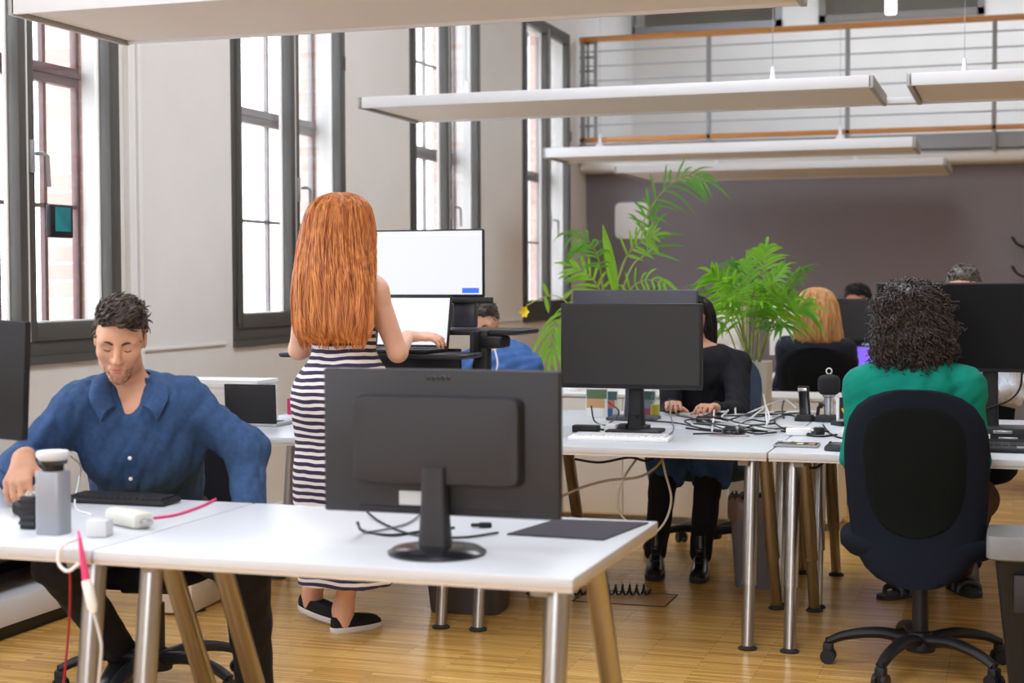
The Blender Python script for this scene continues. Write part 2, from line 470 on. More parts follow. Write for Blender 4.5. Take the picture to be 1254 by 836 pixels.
# ceiling with two unseen openings added to let daylight in
cmb = MB()
SK = [(-1.8, -.5)]
SY0, SY1 = -1.0, 10.5
GAL = (-3.0, 5.0, 15.1, 15.8)  # slot put in the unseen ceiling to brighten the gallery
xs = [-4.7] + [v for s_ in SK for v in s_] + [6.0]
for i in range(0, len(xs), 2): cmb.b2((xs[i], -3.2, 4.7), (xs[i + 1], GAL[2], 4.9))
for a, b in SK: cmb.b2((a, -3.2, 4.7), (b, SY0, 4.9)); cmb.b2((a, SY1, 4.7), (b, GAL[2], 4.9))
cmb.b2((-4.7, GAL[2], 4.7), (GAL[0], GAL[3], 4.9)).b2((GAL[1], GAL[2], 4.7), (6, GAL[3], 4.9)).b2((-4.7, GAL[3], 4.7), (6, 17.3, 4.9))
struct('ceiling', cmb, M_WHITE)
struct('wall_right', MB().b2((6.0, -3.2, 0), (6.2, 17.2, 4.7)), M_PLASTER)
# wall behind the photographer with a bare opening added to light surfaces facing the camera
OB = (-2.6, .6, 1.0, 3.3)
struct('wall_front', MB().b2((-4.7, -3.4, 0), (OB[0], -3.2, 4.7)).b2((OB[1], -3.4, 0), (6.2, -3.2, 4.7)).b2((OB[0], -3.4, 0), (OB[1], -3.2, OB[2])).b2((OB[0], -3.4, OB[3]), (OB[1], -3.2, 4.7)), M_PLASTER)
portal(((GAL[0] + GAL[1]) / 2, (GAL[2] + GAL[3]) / 2, 4.88), (GAL[1] - GAL[0], GAL[3] - GAL[2]), (0, 0, 0))
for a, b in SK: portal(((a + b) / 2, (SY0 + SY1) / 2, 4.88), (b - a, SY1 - SY0), (0, 0, 0))
portal(((OB[0] + OB[1]) / 2, -3.38, (OB[2] + OB[3]) / 2), (OB[1] - OB[0], OB[3] - OB[2]), (PI / 2, 0, 0))
for a in wins: portal((-4.39, a + WW / 2, (WZ0 + WZ1) / 2), (WZ1 - WZ0, WW), (0, -PI / 2, 0))


def window(n, y0, y1, z0, z1):
    root = thing('window_%d' % n, None, None, (XL, y0, z0)); root['kind'] = 'structure'
    w_, h_ = y1 - y0, z1 - z0
    def fr(mb, x0, x1, ya, yb, za, zb, t, tb=None):
        tb = tb or t
        mb.b2((x0, ya, za), (x1, ya + t, zb), .004); mb.b2((x0, yb - t, za), (x1, yb, zb), .004)
        mb.b2((x0, ya + t, za), (x1, yb - t, za + tb), .004); mb.b2((x0, ya + t, zb - t), (x1, yb - t, zb), .004); return mb
    fr(MB(), -.075, .004, 0, w_, 0, h_, .06, .085).build('frame', M_FRAME, root)
    mid = w_ / 2
    for i, (a, b) in enumerate(((.05, mid + .004), (mid + .012, w_ - .05))):
        s = fr(MB(), -.06, .016, a, b, .07, h_ - .05, .05, .08).build('sash', M_FRAME, root)
        fr(MB(), -.062, -.04, a + .046, b - .046, .145, h_ - .095, .01).build('glazing_bead', M_SEAL, s)
        MB().b2((-.05, a + .05, .145), (-.044, b - .05, h_ - .1)).build('glass_pane', M_GLASS, s)
        if i == 1:
            hm = MB().b2((.014, a + .01, h_ * .30), (.026, a + .04, h_ * .30 + .14), .004).tube([(.04, a + .025, h_ * .30 + .08), (.075, a + .025, h_ * .30 + .08), (.085, a + .04, h_ * .30 + .07), (.085, a + .05, h_ * .30 - .06)], .009)
            hm.build('handle', M_GREYSTEEL, s)
    MB().b2((-.03, mid + .004, .07), (.018, mid + .014, h_ - .06)).build('seal_strip', M_SEAL, root)
    hg = MB(); hg.cyl((.014, .05, .1), (.014, .05, .2), .012, 10); hg.cyl((.014, w_ - .05, h_ * .62), (.014, w_ - .05, h_ * .62 + .09), .014, 10); hg.build('hinge', M_FRAME, root)
    om = fr(MB(), -.25, -.215, 0, w_, 0, h_, .022, .05)
    om.b2((-.255, .02, 1.235), (-.205, w_ - .02, 1.325), .006); om.b2((-.25, .02, 1.275), (-.195, w_ - .02, 1.295), .004)
    for z_ in (.675, 1.95): om.b2((-.245, .02, z_ - .009), (-.22, w_ - .02, z_ + .009))
    for q in (.585, .82): om.b2((-.245, w_ * q - .012, .05), (-.22, w_ * q + .012, h_ - .05))
    om.build('outer_window_frame', M_OLD if n == 1 else mat('grey_old_sash', hexlin(150, 142, 142), .55), root)
    MB().b2((-.235, .02, .04), (-.231, w_ - .02, h_ - .04)).build('outer_pane', M_GLASS, root)
    MB().b2((-.20, -.0, -.03), (.02, w_, .004)).build('sill', M_FRAME if n < 5 else M_WHITE, root)
    return root
for i, a in enumerate(W0): window(i + 1, a, a + WW, WZ0, WZ1)
# conduit and trunking on the wall
struct('trim_1', MB().b2((XL, 6.40, 0), (XL + .03, 6.46, 4.6), .004).b2((XL, 6.50, 0), (XL + .02, 6.53, 4.6), .004), M_WHITE)
tr = MB()
for i in range(4):
    y0 = W0[i] + WW; y1 = W0[i + 1] if i < 3 else 14.67
    tr.b2((XL, y0 + .16, 1.02), (XL + .012, y1 - .08, 1.032))
struct('trim_2', tr, M_PLASTER)
bb = MB().b2((XL, -3.2, 0), (XL + .02, 14.67, .09)); struct('baseboard_left', bb, M_WHITE)

# ---- gallery above the dark wall
RY = 14.3
zr = lambda x, y: at(x, y, RY)[2]
z_top = zr(980, 31.5); z_bot = zr(980, 163)
gal = MB().b2((-3.98, RY + .02, zr(1200, 180)), (6, 17.0, z_bot - .04)); struct('ceiling_gallery', gal, M_GREYSTEEL)
g2 = MB(); g2.tube([(-3.98, RY + .14, zr(1200, 189) + .005), (6, RY + .14, zr(1200, 189) + .005)], .062, 16); g2.b2((-3.98, RY + .14, zr(1200, 197) + .0), (6, 14.7, zr(1200, 183))); struct('trim_3', g2, M_WHITE)
rail = thing('gallery_railing', 'grey gallery railing with thin bars and wooden handrail above the dark wall', 'railing', (-3.96, RY, z_bot))
o = np.array((-3.96, RY, z_bot))
RX1 = 5.9; zz = z_top - z_bot
MB().b2((0, -.035, zz - .05), (RX1 + 3.96, .035, zz), .01).build('handrail', M_WOODRAIL, rail)
MB().b2((0, -.02, -.025), (RX1 + 3.96, .03, .02), .004).build('bottom_board', M_WOODRAIL, rail)
for k in range(1, 7):
    MB().cyl((0, 0, zz * k / 7), (RX1 + 3.96, 0, zz * k / 7), .0075, 8).build('bar', mat('light_grey_bar', hexlin(178, 180, 182), .5), rail)
px_ = [-3.93] + [at(868, 100, RY)[0] + (at(1038, 100, RY)[0] - at(868, 100, RY)[0]) * k for k in range(0, 6)]
for x in px_:
    MB().b2((x + 3.96 - .02, -.02, -.2), (x + 3.96 + .02, .02, zz - .04), .004).build('post', M_GREYSTEEL, rail)
sb = MB()
for k in range(7): sb.b2((.0, -.012, .12 + .13 * k), (.16, .012, .14 + .13 * k))
sb.b2((.14, -.015, 0), (.17, .015, zz - .05)); sb.b2((.07, -.012, 0), (.09, .012, zz - .05))
sb.build('end_panel', M_GREYSTEEL, rail)
# upper wall of the gallery with two inner windows
UY = 16.6
def upx(x): return at(x, 20, UY)[0]
zb1, zb2 = at(870, 37, UY)[2], at(1100, 23, UY)[2]
uw = MB().b2((-4, UY, 2.5), (6, UY + .12, zb1)).b2((-4, UY, zb1), (upx(770), UY + .12, 4.7)).b2((upx(958), UY, zb1), (upx(1003), UY + .12, 4.7)).b2((upx(1206), UY, zb1), (6, UY + .12, 4.7))
uw.b2((upx(1003), UY, zb1), (upx(1206), UY + .12, zb2))
struct('wall_upper', uw, M_PLASTER)
struct('wall_far', MB().b2((-4.6, 17.2, 2.4), (6.2, 17.3, 4.7)), mat('dim_room_tone', hexlin(150, 148, 138), .8))  # grey-green colour stands in for the dim room beyond the gallery panes
for n, (a, b, zb) in enumerate(((770, 958, zb1), (1003, 1206, zb2))):
    x0, x1 = upx(a), upx(b); r = thing('window_%d' % (n + 5), None, None, (x0, UY, zb)); r['kind'] = 'structure'; wd = x1 - x0; hh = 4.69 - zb
    mb = MB().b2((0, -.03, 0), (wd, .05, .07)).b2((0, -.03, 0), (.07, .05, hh)).b2((wd - .07, -.03, 0), (wd, .05, hh))
    mb.build('frame', M_GREYSTEEL if n == 0 else mat('taupe_frame', hexlin(120, 116, 110), .5), r); MB().b2((.06, .0, .06), (wd - .06, .006, hh)).build('glass_pane', M_GLASS, r)
lp = thing('pendant_tube_lamp', 'lit white tube lamp hanging over the gallery, cut by the top of the picture', 'lamp', (at(1091, 10, 15.2)[0], 15.2, at(1091, 17, 15.2)[2]))
MB().lathe([(.0, 0), (.045, 0), (.052, .01), (.052, .34), (.0, .345)], 20).build('glowing_tube', mat('lamp_glow', (1, .97, .92), emit=6), lp)
MB().cyl((0, 0, .34), (0, 0, 4.7 - lp.location.z), .004, 6).build('cord', M_GREYSTEEL, lp)

# panel and hooks on the dark wall
p = at(774, 270, 14.66)
sq = srect(.33, .35, 7, 36)
bmx = MB().prism([(x, z) for x, z in sq], .03, rotm(PI / 2), (0, 0, 0))
o = bmx.build('wall_panel', mat('white_gloss_plastic', hexlin(238, 238, 238), .3)); o.location = (p[0], 14.665, p[2]); tag(o, 'white rounded square panel fixed to the dark wall behind the tall palm', 'panel')
for i, (py, l) in enumerate(((297, 'upper black hook arm on the dark wall at the right edge'), (333, 'lower black hook arm on the dark wall at the right edge'))):
    a = at(1240, py - 6, 14.45); b = at(1262, py + 8, 14.6)
    mm = MB().tube(spline([a, a * .7 + b * .3 + A(0, 0, -.03), b], 6), [.012] * 13, 8); mm.lathe([(0, -.018), (.018, 0), (0, .018)], 10, a); mm.b2(b + A(-.03, .02, -.06), b + A(.03, .07, .06), .005)
    tag(mm.build('wall_mounted_hook', mat('black_metal', (.02, .02, .022), .4, .3), None, loc=b), l, 'hook')


# ---- hanging light troughs
M_TROUGH = mat('trough_white', hexlin(218, 219, 221), .5); M_DIFF = mat('beige_diffuser', hexlin(222, 216, 208), .6)
def trough(label, x0, x1, y0, y1, z, hang=(.15, .85), h=.06, ceil=4.7, single=False):
    r = thing('hanging_light_trough', label, 'ceiling light', ((x0 + x1) / 2, (y0 + y1) / 2, z), 0, 'hanging office light troughs')
    L, W = x1 - x0, y1 - y0
    mb = MB().b2((-L / 2, -W / 2, .0), (L / 2, -W / 2 + .018, h), .004).b2((-L / 2, W / 2 - .018, 0), (L / 2, W / 2, h), .004)
    mb.b2((-L / 2, -W / 2 + .018, h - .012), (L / 2, W / 2 - .018, h)).build('housing', M_TROUGH, r)
    MB().b2((-L / 2 + .02, -W / 2 + .02, .012), (L / 2 - .02, W / 2 - .02, .026)).build('diffuser', M_DIFF, r)
    for s in (-1, 1): MB().b2((s * L / 2 - .012, -W / 2, -.003), (s * L / 2 + .012, W / 2, h), .003).build('end_plate', mat('grey_end_plate', hexlin(168, 168, 168), .5), r)
    for t in hang:
        x = -L / 2 + t * L
        c = MB().lathe([(.0, h), (.045, h), (.045, h + .02), (.014, h + .06), (.008, h + .12), (0, h + .12)], 14, (x, 0, 0)); c.build('cable_gripper', M_TROUGH, r)
        MB().cyl((x, 0, h + .09), (x, 0, ceil - z), .0016 if ceil > 4 else .012, 6).build('suspension_wire', M_GREYSTEEL, r)
    return r
ZT = 2.3
a, b, c = atz(13.5, 17.5, ZT), atz(158, 55, ZT), atz(985, 8, ZT)
trough('nearest hanging white light trough, cut off by the top edge of the picture', a[0], c[0] + .0, a[1], b[1], ZT, h=.075)
a, b, c = atz(443, 133, ZT), atz(510, 151.5, ZT), atz(1066, 106, ZT)
Y0, Y1 = (a[1] + c[1]) / 2, b[1] - .03
trough('long hanging white light trough crossing above the red-haired woman', a[0], c[0], Y0, Y1, ZT, hang=(.17, .8))
d = atz(1113, 104, ZT)
t2 = trough('hanging white light trough entering from the right edge beside the long one', d[0], d[0] + c[0] - a[0], Y0, Y1, ZT, hang=(.09, .8))
MB().b2((-(c[0] - a[0]) / 2 - (d[0] - c[0]) + .014, Y1 - (Y0 + Y1) / 2 - .1, -.002), (-(c[0] - a[0]) / 2 + .0, Y1 - (Y0 + Y1) / 2 - .02, .03), .004).build('coupling_channel', M_TROUGH, t2)
a, c, b = atz(666, 193, ZT), atz(1119, 180, ZT), atz(1130, 187, ZT)
trough('narrow hanging white light trough before the gallery rail, below the long one', a[0], c[0], (a[1] + c[1]) / 2, b[1] + .1, ZT, hang=(.13, .8), h=.075)
ZT = 2.27
a, c, b = atz(757, 213, ZT), atz(1162, 210, ZT), atz(822, 223, ZT)
trough('farthest light trough, mounted close under the gallery before the dark wall', a[0], c[0], a[1] - .1, min(b[1], 14.2), ZT, hang=(.0 + .28, .72), h=.06, ceil=2.42)
# ------------------------------------------------------------------ desks
M_TOP = mat('white_laminate', hexlin(202, 205, 210), .35)
M_EDGE = mat('pale_edge_band', hexlin(206, 196, 184), .5)
M_BLACK = mat('black_plastic', (.011, .011, .013), .45, spec=.35, bump=.15, bscale=900)
M_BLACKG = mat('black_gloss_plastic', (.012, .012, .014), .18)
M_DGREY = mat('dark_grey_plastic', (.024, .023, .026), .45, spec=.35, bump=.12, bscale=900)
M_GREYP = mat('grey_plastic', hexlin(150, 150, 150), .5)
M_LGREY = mat('light_grey_plastic', hexlin(205, 205, 205), .45)
M_WHITEP = mat('white_plastic', hexlin(240, 240, 240), .35)
M_SCREEN = mat('dark_screen', (.028, .027, .028), .45, spec=.3)
M_LEG = mat('satin_steel_leg', (.42, .40, .38), .3, 1)
M_RUB = mat('black_rubber', (.02, .02, .02), .7)
M_PINK = mat('magenta_rubber', hexlin(226, 60, 120), .5)
DZ = .73


def desk(label, x0, x1, y0, y1, group, legs=(1, 1), z=DZ):
    r = thing('office_desk', label, 'desk', ((x0 + x1) / 2, (y0 + y1) / 2, 0), 0, group)
    L, W = x1 - x0, y1 - y0
    t = MB().box((0, 0, z - .012), (L - .002, W - .002, .024), None, .003).build('tabletop', M_TOP, r)
    MB().b2((-L / 2 + .003, -W / 2 + .004, z - .032), (L / 2 - .003, W / 2 - .004, z - .024)).build('edge_band', M_EDGE, t)
    for s in (-1, 1): MB().b2((s * (L / 2 - .10) - .02, -W / 2 + .08, z - .06), (s * (L / 2 - .10) + .02, W / 2 - .12, z - .032), .003).build('underframe', M_GREYP, r)
    for s, on in zip((-1, 1), legs):
        if not on: continue
        x = s * (L / 2 - .075)
        for (ya, yb) in ((.14, .04), (.44, .775)):
            a = A(x, -W / 2 + ya, z - .035); b = A(x, -W / 2 + yb * W / .8, .0); m = a + (b - a) * .66
            mb = MB(); mb.tube([a, m], [.0275, .0275], 16); lg = mb.build('leg', M_LEG, r)
            MB().tube([m - (b - a) * .01, b + A(0, 0, .012)], [.0225, .0225], 16).tube([m - (b - a) * .012, m + (b - a) * .006], [.0285, .0285], 16).build('lower_tube', M_LEG, lg)
            MB().lathe([(.0, 0), (.034, 0), (.036, .006), (.024, .014), (0, .016)], 18, b).build('foot', M_RUB, lg)
    return r
R1Y = (3.09, 3.90); R2Y = (5.58, 6.38); R3Y = (6.39, 7.19)
SX = [-3.27, -2.045, -.845, .36]
desk('white desk nearest the camera, carrying the big monitor seen from behind', -2.03, -.872, *R1Y, 'white steel-legged desks')
desk('white desk at the left edge, in front of the man in the blue shirt', -3.25, -2.034, *R1Y, 'white steel-legged desks')
desk('white desk at the left wall where the standing woman works', SX[0], SX[1] - .003, *R2Y, 'white steel-legged desks')
desk('white desk in mid room under the grey screen monitor', SX[1], SX[2] - .003, *R2Y, 'white steel-legged desks')
desk('white desk at the right where the woman in teal sits', SX[2], SX[3], *R2Y, 'white steel-legged desks')
desk('white desk behind the sit-stand riser, used by the man in the blue hooded top', SX[0], SX[1] - .003, *R3Y, 'white steel-legged desks')
desk('white desk where the woman in black types', SX[1], SX[2] - .003, *R3Y, 'white steel-legged desks')
desk('white desk behind the woman in teal, used by the grey-haired man', SX[2], SX[3], *R3Y, 'white steel-legged desks')
desk('far white desk where the blond woman sits', -1.55, -.345, 9.9, 10.7, 'white steel-legged desks')
desk('far white desk behind the right-hand black monitor', -.34, .86, 9.9, 10.7, 'white steel-legged desks')


# ------------------------------------------------------------------ office chairs
M_SEATB = mat('navy_black_fabric', (.008, .011, .019), .95, spec=.15, bump=.4, bscale=500)
M_SEATK = mat('black_fabric', (.007, .007, .009), .95, spec=.15, bump=.4, bscale=500)
M_MESH = mat('black_mesh_fabric', (.004, .006, .006), .9, spec=.15, bump=.6, bscale=700)


def office_chair(label, loc, rz, fabric=M_SEATK, seat_z=.47, bw=.46, bh=.60, arms=False, back_z=.36, frame=None, tilt=.08, base_rot=.3, seat_w=.49):
    """faces local +Y; backrest at -Y"""
    r = thing('office_chair', label, 'chair', (loc[0], loc[1], 0), rz, 'swivel office chairs')
    base = MB().lathe([(0, .07), (.05, .07), (.055, .09), (.04, .135), (.03, .14), (0, .14)], 20).build('base_hub', M_BLACK, r)
    for k in range(5):
        a = base_rot + k * 2 * PI / 5; d = A(math.cos(a), math.sin(a), 0)
        P = spline([d * .03 + A(0, 0, .108), d * .14 + A(0, 0, .122), d * .25 + A(0, 0, .105), d * .315 + A(0, 0, .078)], 5)
        lg = MB().tube(P, np.linspace(.030, .019, len(P)), 10, flat=.75, up=(0, 0, 1)).build('base_leg', M_BLACK, r)
        c = d * .315; sd = A(-d[1], d[0], 0); mb = MB()
        for s in (-1, 1): mb.tube([c + sd * s * .010 + A(0, 0, .026), c + sd * s * .024 + A(0, 0, .026)], .026, 16)
        mb.box(c + A(0, 0, .050), (.036, .036, .05), rotm(0, 0, a), .008).cyl(c + A(0, 0, .05), c + A(0, 0, .09), .010, 10)
        mb.build('caster', M_BLACK, lg)
    MB().cyl((0, 0, .13), (0, 0, .29), .028, 18).cyl((0, 0, .29), (0, 0, seat_z - .09), .019, 16).build('gas_column', M_BLACK, r)
    mech = MB().box((0, -.01, seat_z - .095), (.17, .24, .05), None, .012).tube([(.08, .03, seat_z - .075), (.25, .04, seat_z - .07)], .007, 8)
    mech.build('tilt_mechanism', M_BLACK, r)
    mb = MB(); rings = []
    for z, s in ((seat_z - .075, .78), (seat_z - .07, .90), (seat_z - .045, .99), (seat_z - .02, 1.0), (seat_z, .98), (seat_z + .014, .90), (seat_z + .018, .6)):
        o = srect(seat_w * s, .46 * s, 3.2, 36); rings.append([(x, y + .01, z - .02 * max(0, (y / .23)) ** 2 + .012 * (x / .24) ** 2) for x, y in o])
    mb.loft(rings).build('seat', fabric, r, ang=60)
    # backrest: curved shell, wider in the middle, tapering to the bottom
    zb = back_z; n = 17
    def outline(t, wsc=1.):
        return bw / 2 * wsc * (max(0., 1 - abs(2 * t - 1.0) ** 4.5)) ** .42 * (.84 + .16 * math.sin(min(1, t * 1.35) * PI / 2))
    def shell(mb, t0, t1, wsc, y_off, thick, m=15):
        rings = []
        for i in range(n):
            t = t0 + (t1 - t0) * (0.5 - .5 * math.cos(PI * i / (n - 1))); tt = (t - t0) / (t1 - t0)
            w_ = max(outline(.004 + .992 * tt, wsc), .012); z = zb + bh * t
            yc = -.235 - tilt * (t - .3) + .035 * math.exp(-((t - .33) / .22) ** 2)
            row = []
            for sgn in (1, -1):
                for j in range(m):
                    u = (-1 + 2 * j / (m - 1)) * sgn
                    row.append((w_ * u, yc + y_off + .055 * (u * w_ / (bw / 2)) ** 2 + (-thick / 2 if sgn == 1 else thick / 2) * (1 - u ** 8 * .9), z))
            rings.append(row)
        return mb.loft(rings)
    bk = shell(MB(), 0, 1, 1., 0, .05).build('backrest', frame or fabric, r, ang=60)
    shell(MB(), .26, .915, .78, -.014, .036).build('mesh_panel', M_MESH, bk, ang=60)
    MB().tube(spline([(0, -.06, seat_z - .08), (0, -.12, seat_z - .085), (0, -.15, seat_z - .04), (0, -.16, seat_z + .03)], 6), .018, 10, flat=1.4).build('back_bracket', M_BLACK, r)
    if arms:
        for s in (-1, 1):
            MB().tube(spline([(s * .2, 0, seat_z - .05), (s * .28, 0, seat_z - .03), (s * .29, 0, seat_z + .1), (s * .29, 0, seat_z + .19)], 5), .016, 8).box((s * .29, .02, seat_z + .2), (.075, .24, .03), None, .012).build('armrest', M_BLACK, r)
    return r


# ------------------------------------------------------------------ waste bins, cabinet, planters
def waste_bin(label, c, s, w=.27, d=.20, h=.42, liner=True):
    r = thing('waste_bin', label, 'bin', c, s)
    rings = []
    for z, k, inn in ((.0, .80, 0), (.01, .82, 0), (h, 1, 0), (h, .975, 0), (.02, .79, 0)):
        o = srect(w * k, d * k, 7, 32); rings.append([(x, y, z) for x, y in o])
    MB().loft(rings, True).build('shell', mat('grey_bin_plastic', hexlin(112, 110, 116), .5) if liner else mat('smoky_bin_plastic', hexlin(70, 66, 66), .5), r)
    if liner:
        rg = []
        for z, k in ((h - .09, 1.03), (h - .05, 1.05), (h + .004, 1.04), (h + .008, 1.0), (h - .06, .95)):
            o = srect(w * k, d * k, 6, 48); rg.append([(x * (1 + .012 * math.sin(9 * i)), y * (1 + .015 * math.cos(7 * i)), z + .012 * math.sin(2.3 * i)) for i, (x, y) in enumerate(o)])
        MB().loft(rg, False).build('bin_liner', mat('dull_bin_liner', hexlin(120, 96, 88), .35), r)
        m = MB()
        for i in range(4): m.add(*blob((rng.uniform(-.06, .06), rng.uniform(-.04, .04), h - .02), (.05, .04, .045), i))
        m.build('rubbish', M_RUB, r)
    else:
        m = MB()
        for i in range(4): m.add(*blob((rng.uniform(-.06, .06), rng.uniform(-.04, .04), h - .08), (.05, .04, .045), i))
        m.build('rubbish', M_LGREY, r)
    return r
def blob(c, r, seed, n=12):
    g = np.random.default_rng(seed); vs = []; fs = []
    for i in range(7):
        for j in range(n):
            th = PI * (i + .5) / 7; ph = 2 * PI * j / n; k = 1 + .18 * g.normal() * .5
            vs.append((c[0] + r[0] * k * math.sin(th) * math.cos(ph), c[1] + r[1] * k * math.sin(th) * math.sin(ph), c[2] + r[2] * k * math.cos(th)))
    for i in range(6):
        for j in range(n): fs.append((i * n + j, (i + 1) * n + j, (i + 1) * n + (j + 1) % n, i * n + (j + 1) % n))
    fs += [tuple(range(n)), tuple(range(6 * n, 7 * n))[::-1]]
    return vs, fs
p = atz(930, 722, 0); waste_bin('grey waste bin with a brownish liner behind the steel desk legs', (p[0], p[1] + .1, 0), .1, w=.29, h=.39)
p = atz(565, 752, 0); waste_bin('dark waste bin under the middle desk', (p[0], p[1] + .1, 0), .05, w=.36, d=.24, h=.30, liner=False)

cab = thing('sideboard', 'low cream sideboard behind the desk of the woman in black', 'cabinet', (0, 0, 0))
cx0, cx1 = at(640, 640, 8.4)[0], at(1027, 640, 8.4)[0]
MB().b2((cx0, 8.4, .04), (cx1, 8.82, .70), .004).build('carcass', mat('cream_laminate', hexlin(232, 226, 216), .5), cab)
MB().b2((cx0 - .005, 8.38, .70), (cx1 + .005, 8.83, .72), .003).build('top_panel', M_WHITE, cab)
MB().b2((cx0 + .02, 8.43, 0), (cx1 - .02, 8.8, .04)).build('plinth', M_GREYP, cab)
for k in range(3):
    wd = (cx1 - cx0) / 3
    d = MB().b2((cx0 + k * wd + .003, 8.384, .05), (cx0 + (k + 1) * wd - .003, 8.402, .694), .002).build('door', mat('cream_laminate', (1, 1, 1)), cab)
    MB().b2((cx0 + (k + .9) * wd, 8.362, .5), (cx0 + (k + .9) * wd + .012, 8.386, .62), .002).build('handle', M_METAL, d)

# dark bench with white shelf along the left wall
bn = thing('low_shelf', 'low dark shelf with pale boards along the left wall under the desk', 'shelf', (0, 0, 0))
MB().b2((-3.98, 3.0, .30), (-3.62, 5.6, .34), .003).b2((-3.98, 3.0, 0), (-3.95, 5.6, .34)).build('dark_panel', M_BLACK, bn)
MB().b2((-3.98, 3.0, .06), (-3.6, 5.58, .16), .003).build('pale_board', M_LGREY, bn)
MB().b2((-3.97, 3.0, .0), (-3.64, 5.58, .05), .003).build('plinth', M_BLACK, bn)
for y in (3.0, 5.56): MB().b2((-3.98, y, .05), (-3.62, y + .03, .32)).build('end_panel', M_BLACK, bn)
# cream box on the floor
p = atz(228, 742, 0)
cb_ = thing('computer_case', 'cream computer case on the floor behind the legs of the man in blue', 'computer', (p[0] + .02, p[1] - .02, 0), .1)
MB().b2((-.09, -.16, .008), (.09, .2, .20), .008).build('case', mat('cream_plastic', hexlin(222, 216, 204), .5), cb_)
MB().b2((-.07, -.165, .13), (.07, -.158, .17), .002).build('drive_bay', M_LGREY, cb_)
fm = MB()
for x in (-.07, .07):
    for y in (-.13, .17): fm.cyl((x, y, 0), (x, y, .01), .012, 10)
fm.build('feet', M_RUB, cb_)
# floor box hatch and coiled cable
p = atz(780, 733, 0)
fh = thing('floor_box', 'flush floor outlet hatch in the parquet behind the front desk', 'floor hatch', (p[0] - .05, p[1], 0))
fm = MB()
for a, b in (((-.2, -.13), (.2, -.126)), ((-.2, .126), (.2, .13)), ((-.2, -.13), (-.196, .13)), ((.196, -.13), (.2, .13))): fm.b2((*a, -.002), (*b, .003))
fm.build('hatch_rim', M_BLACK, fh); MB().b2((-.194, -.124, -.003), (.194, .124, .0015)).build('hatch_lid', mat('hatch_oak', hexlin(188, 142, 84), .35, noise=.12, nscale=5, stretch=(1, 25, 1)), fh)
a, b = atz(700, 722, .022), atz(795, 722, .022); t = np.linspace(0, 1, 160); ax = b - a
P = a + t[:, None] * ax + np.stack([np.zeros(160), .022 * np.cos(t * 2 * PI * 11), .022 * np.sin(t * 2 * PI * 11)], 1)
tag(MB().tube(P, .005, 6).build('coiled_cable', M_BLACK), 'black coiled cable lying on the floor in front of the boots', 'cable')

# bin-like box at the right edge
p = atz(1262, 815, 0)
sh = thing('paper_shredder', 'dark tapering floor bin with a flat grey lid, cut by the right edge', 'bin', (at(1207, 690, 5.08)[0] + .185, 5.22, 0))
rings = [[(x * k, y * k, z) for x, y in srect(.34, .26, 8, 32)] for z, k in ((0, .62), (.012, .64), (.46, .93), (.465, .96))]
bz = atz(1230, 690, 0)
MB().loft(rings).build('body', M_BLACK, sh)
MB().loft([[(x * k, y * k, z) for x, y in srect(.37, .29, 8, 32)] for z, k in ((.465, .96), (.47, 1), (.53, 1), (.54, .97), (.541, .5))]).build('lid', mat('grey_lid', hexlin(118, 118, 118), .5), sh)
MB().b2((-.1, -.128, .30), (.1, -.118, .42), .004).build('front_panel', M_DGREY, sh)


# ------------------------------------------------------------------ monitors
def monitor(label, loc, rz, w_, h_, zb, screen, hump=None, base='round', col=M_BLACK, thick=.03, roll=0, name='computer_monitor', grp='desktop monitors', bezel=.012, stand_top=None, base_r=.12, pitch=0, foot_y=.0):
    """screen faces local -Y; loc is on the surface below"""
    r = thing(name, label, 'monitor', loc, rz, grp)
    R = rotm(pitch, roll, 0); zc = zb + h_ / 2; cc = A(0, 0, zc)
    def T(mb): mb.v = [tuple(np.array(R) @ (np.array(v)) + cc) for v in mb.v]; return mb
    hs = T(MB().box((0, thick / 2, 0), (w_, thick, h_), None, .006)).build('housing', col, r)
    T(MB().b2((-w_ / 2 + bezel, -.003, -h_ / 2 + bezel * 1.8), (w_ / 2 - bezel, .003, h_ / 2 - bezel))).build('screen', screen, r)
    if hump:
        hw, hh, hz = hump
        rings = [[(x * k, thick + y, hz + z * k) for x, z in srect(hw, hh, 14, 48)] for y, k in ((-.002, 1), (.018, .985), (.030, .955), (.032, .9))]
        mb = T(MB().loft(rings)); mb.build('rear_cover', M_DGREY, hs, ang=25)
    yb = thick + .025 + foot_y
    top = stand_top if stand_top else zc
    MB().loft([[(x, yb + y, z) for x, y in srect(a_, b_, 5, 24)] for z, a_, b_ in ((.012, .075, .05), (.1, .062, .042), (top, .055, .034))]).build('stand_column', col, r)
    if base == 'round':
        MB().lathe([(0, 0), (base_r, 0), (base_r * 1.01, .006), (base_r * .9, .014), (.05, .022), (0, .024)], 40, (0, yb - .01, 0)).build('stand_base', M_BLACKG, r)
    else:
        MB().box((0, yb - .02, .008), (base_r * 2.2, base_r * 1.6, .016), None, .007).build('stand_base', col, r)
    return r
# ------------------------------------------------------------------ monitors in place
def desk_pt(x, y, z=DZ): return atz(x, y, z)
M_TEXT = mat('dim_grey_print', (.075, .075, .08), .3)
p = desk_pt(549, 671)
m1 = monitor('large dark monitor seen from behind on the nearest desk', (p[0], p[1] - .03, DZ), PI + .0, .575, .335, .085, M_SCREEN, hump=(.415, .205, .006), base_r=.112, stand_top=.2, col=M_DGREY)
hs = [c for c in m1.children if c.name.startswith('housing')][0]
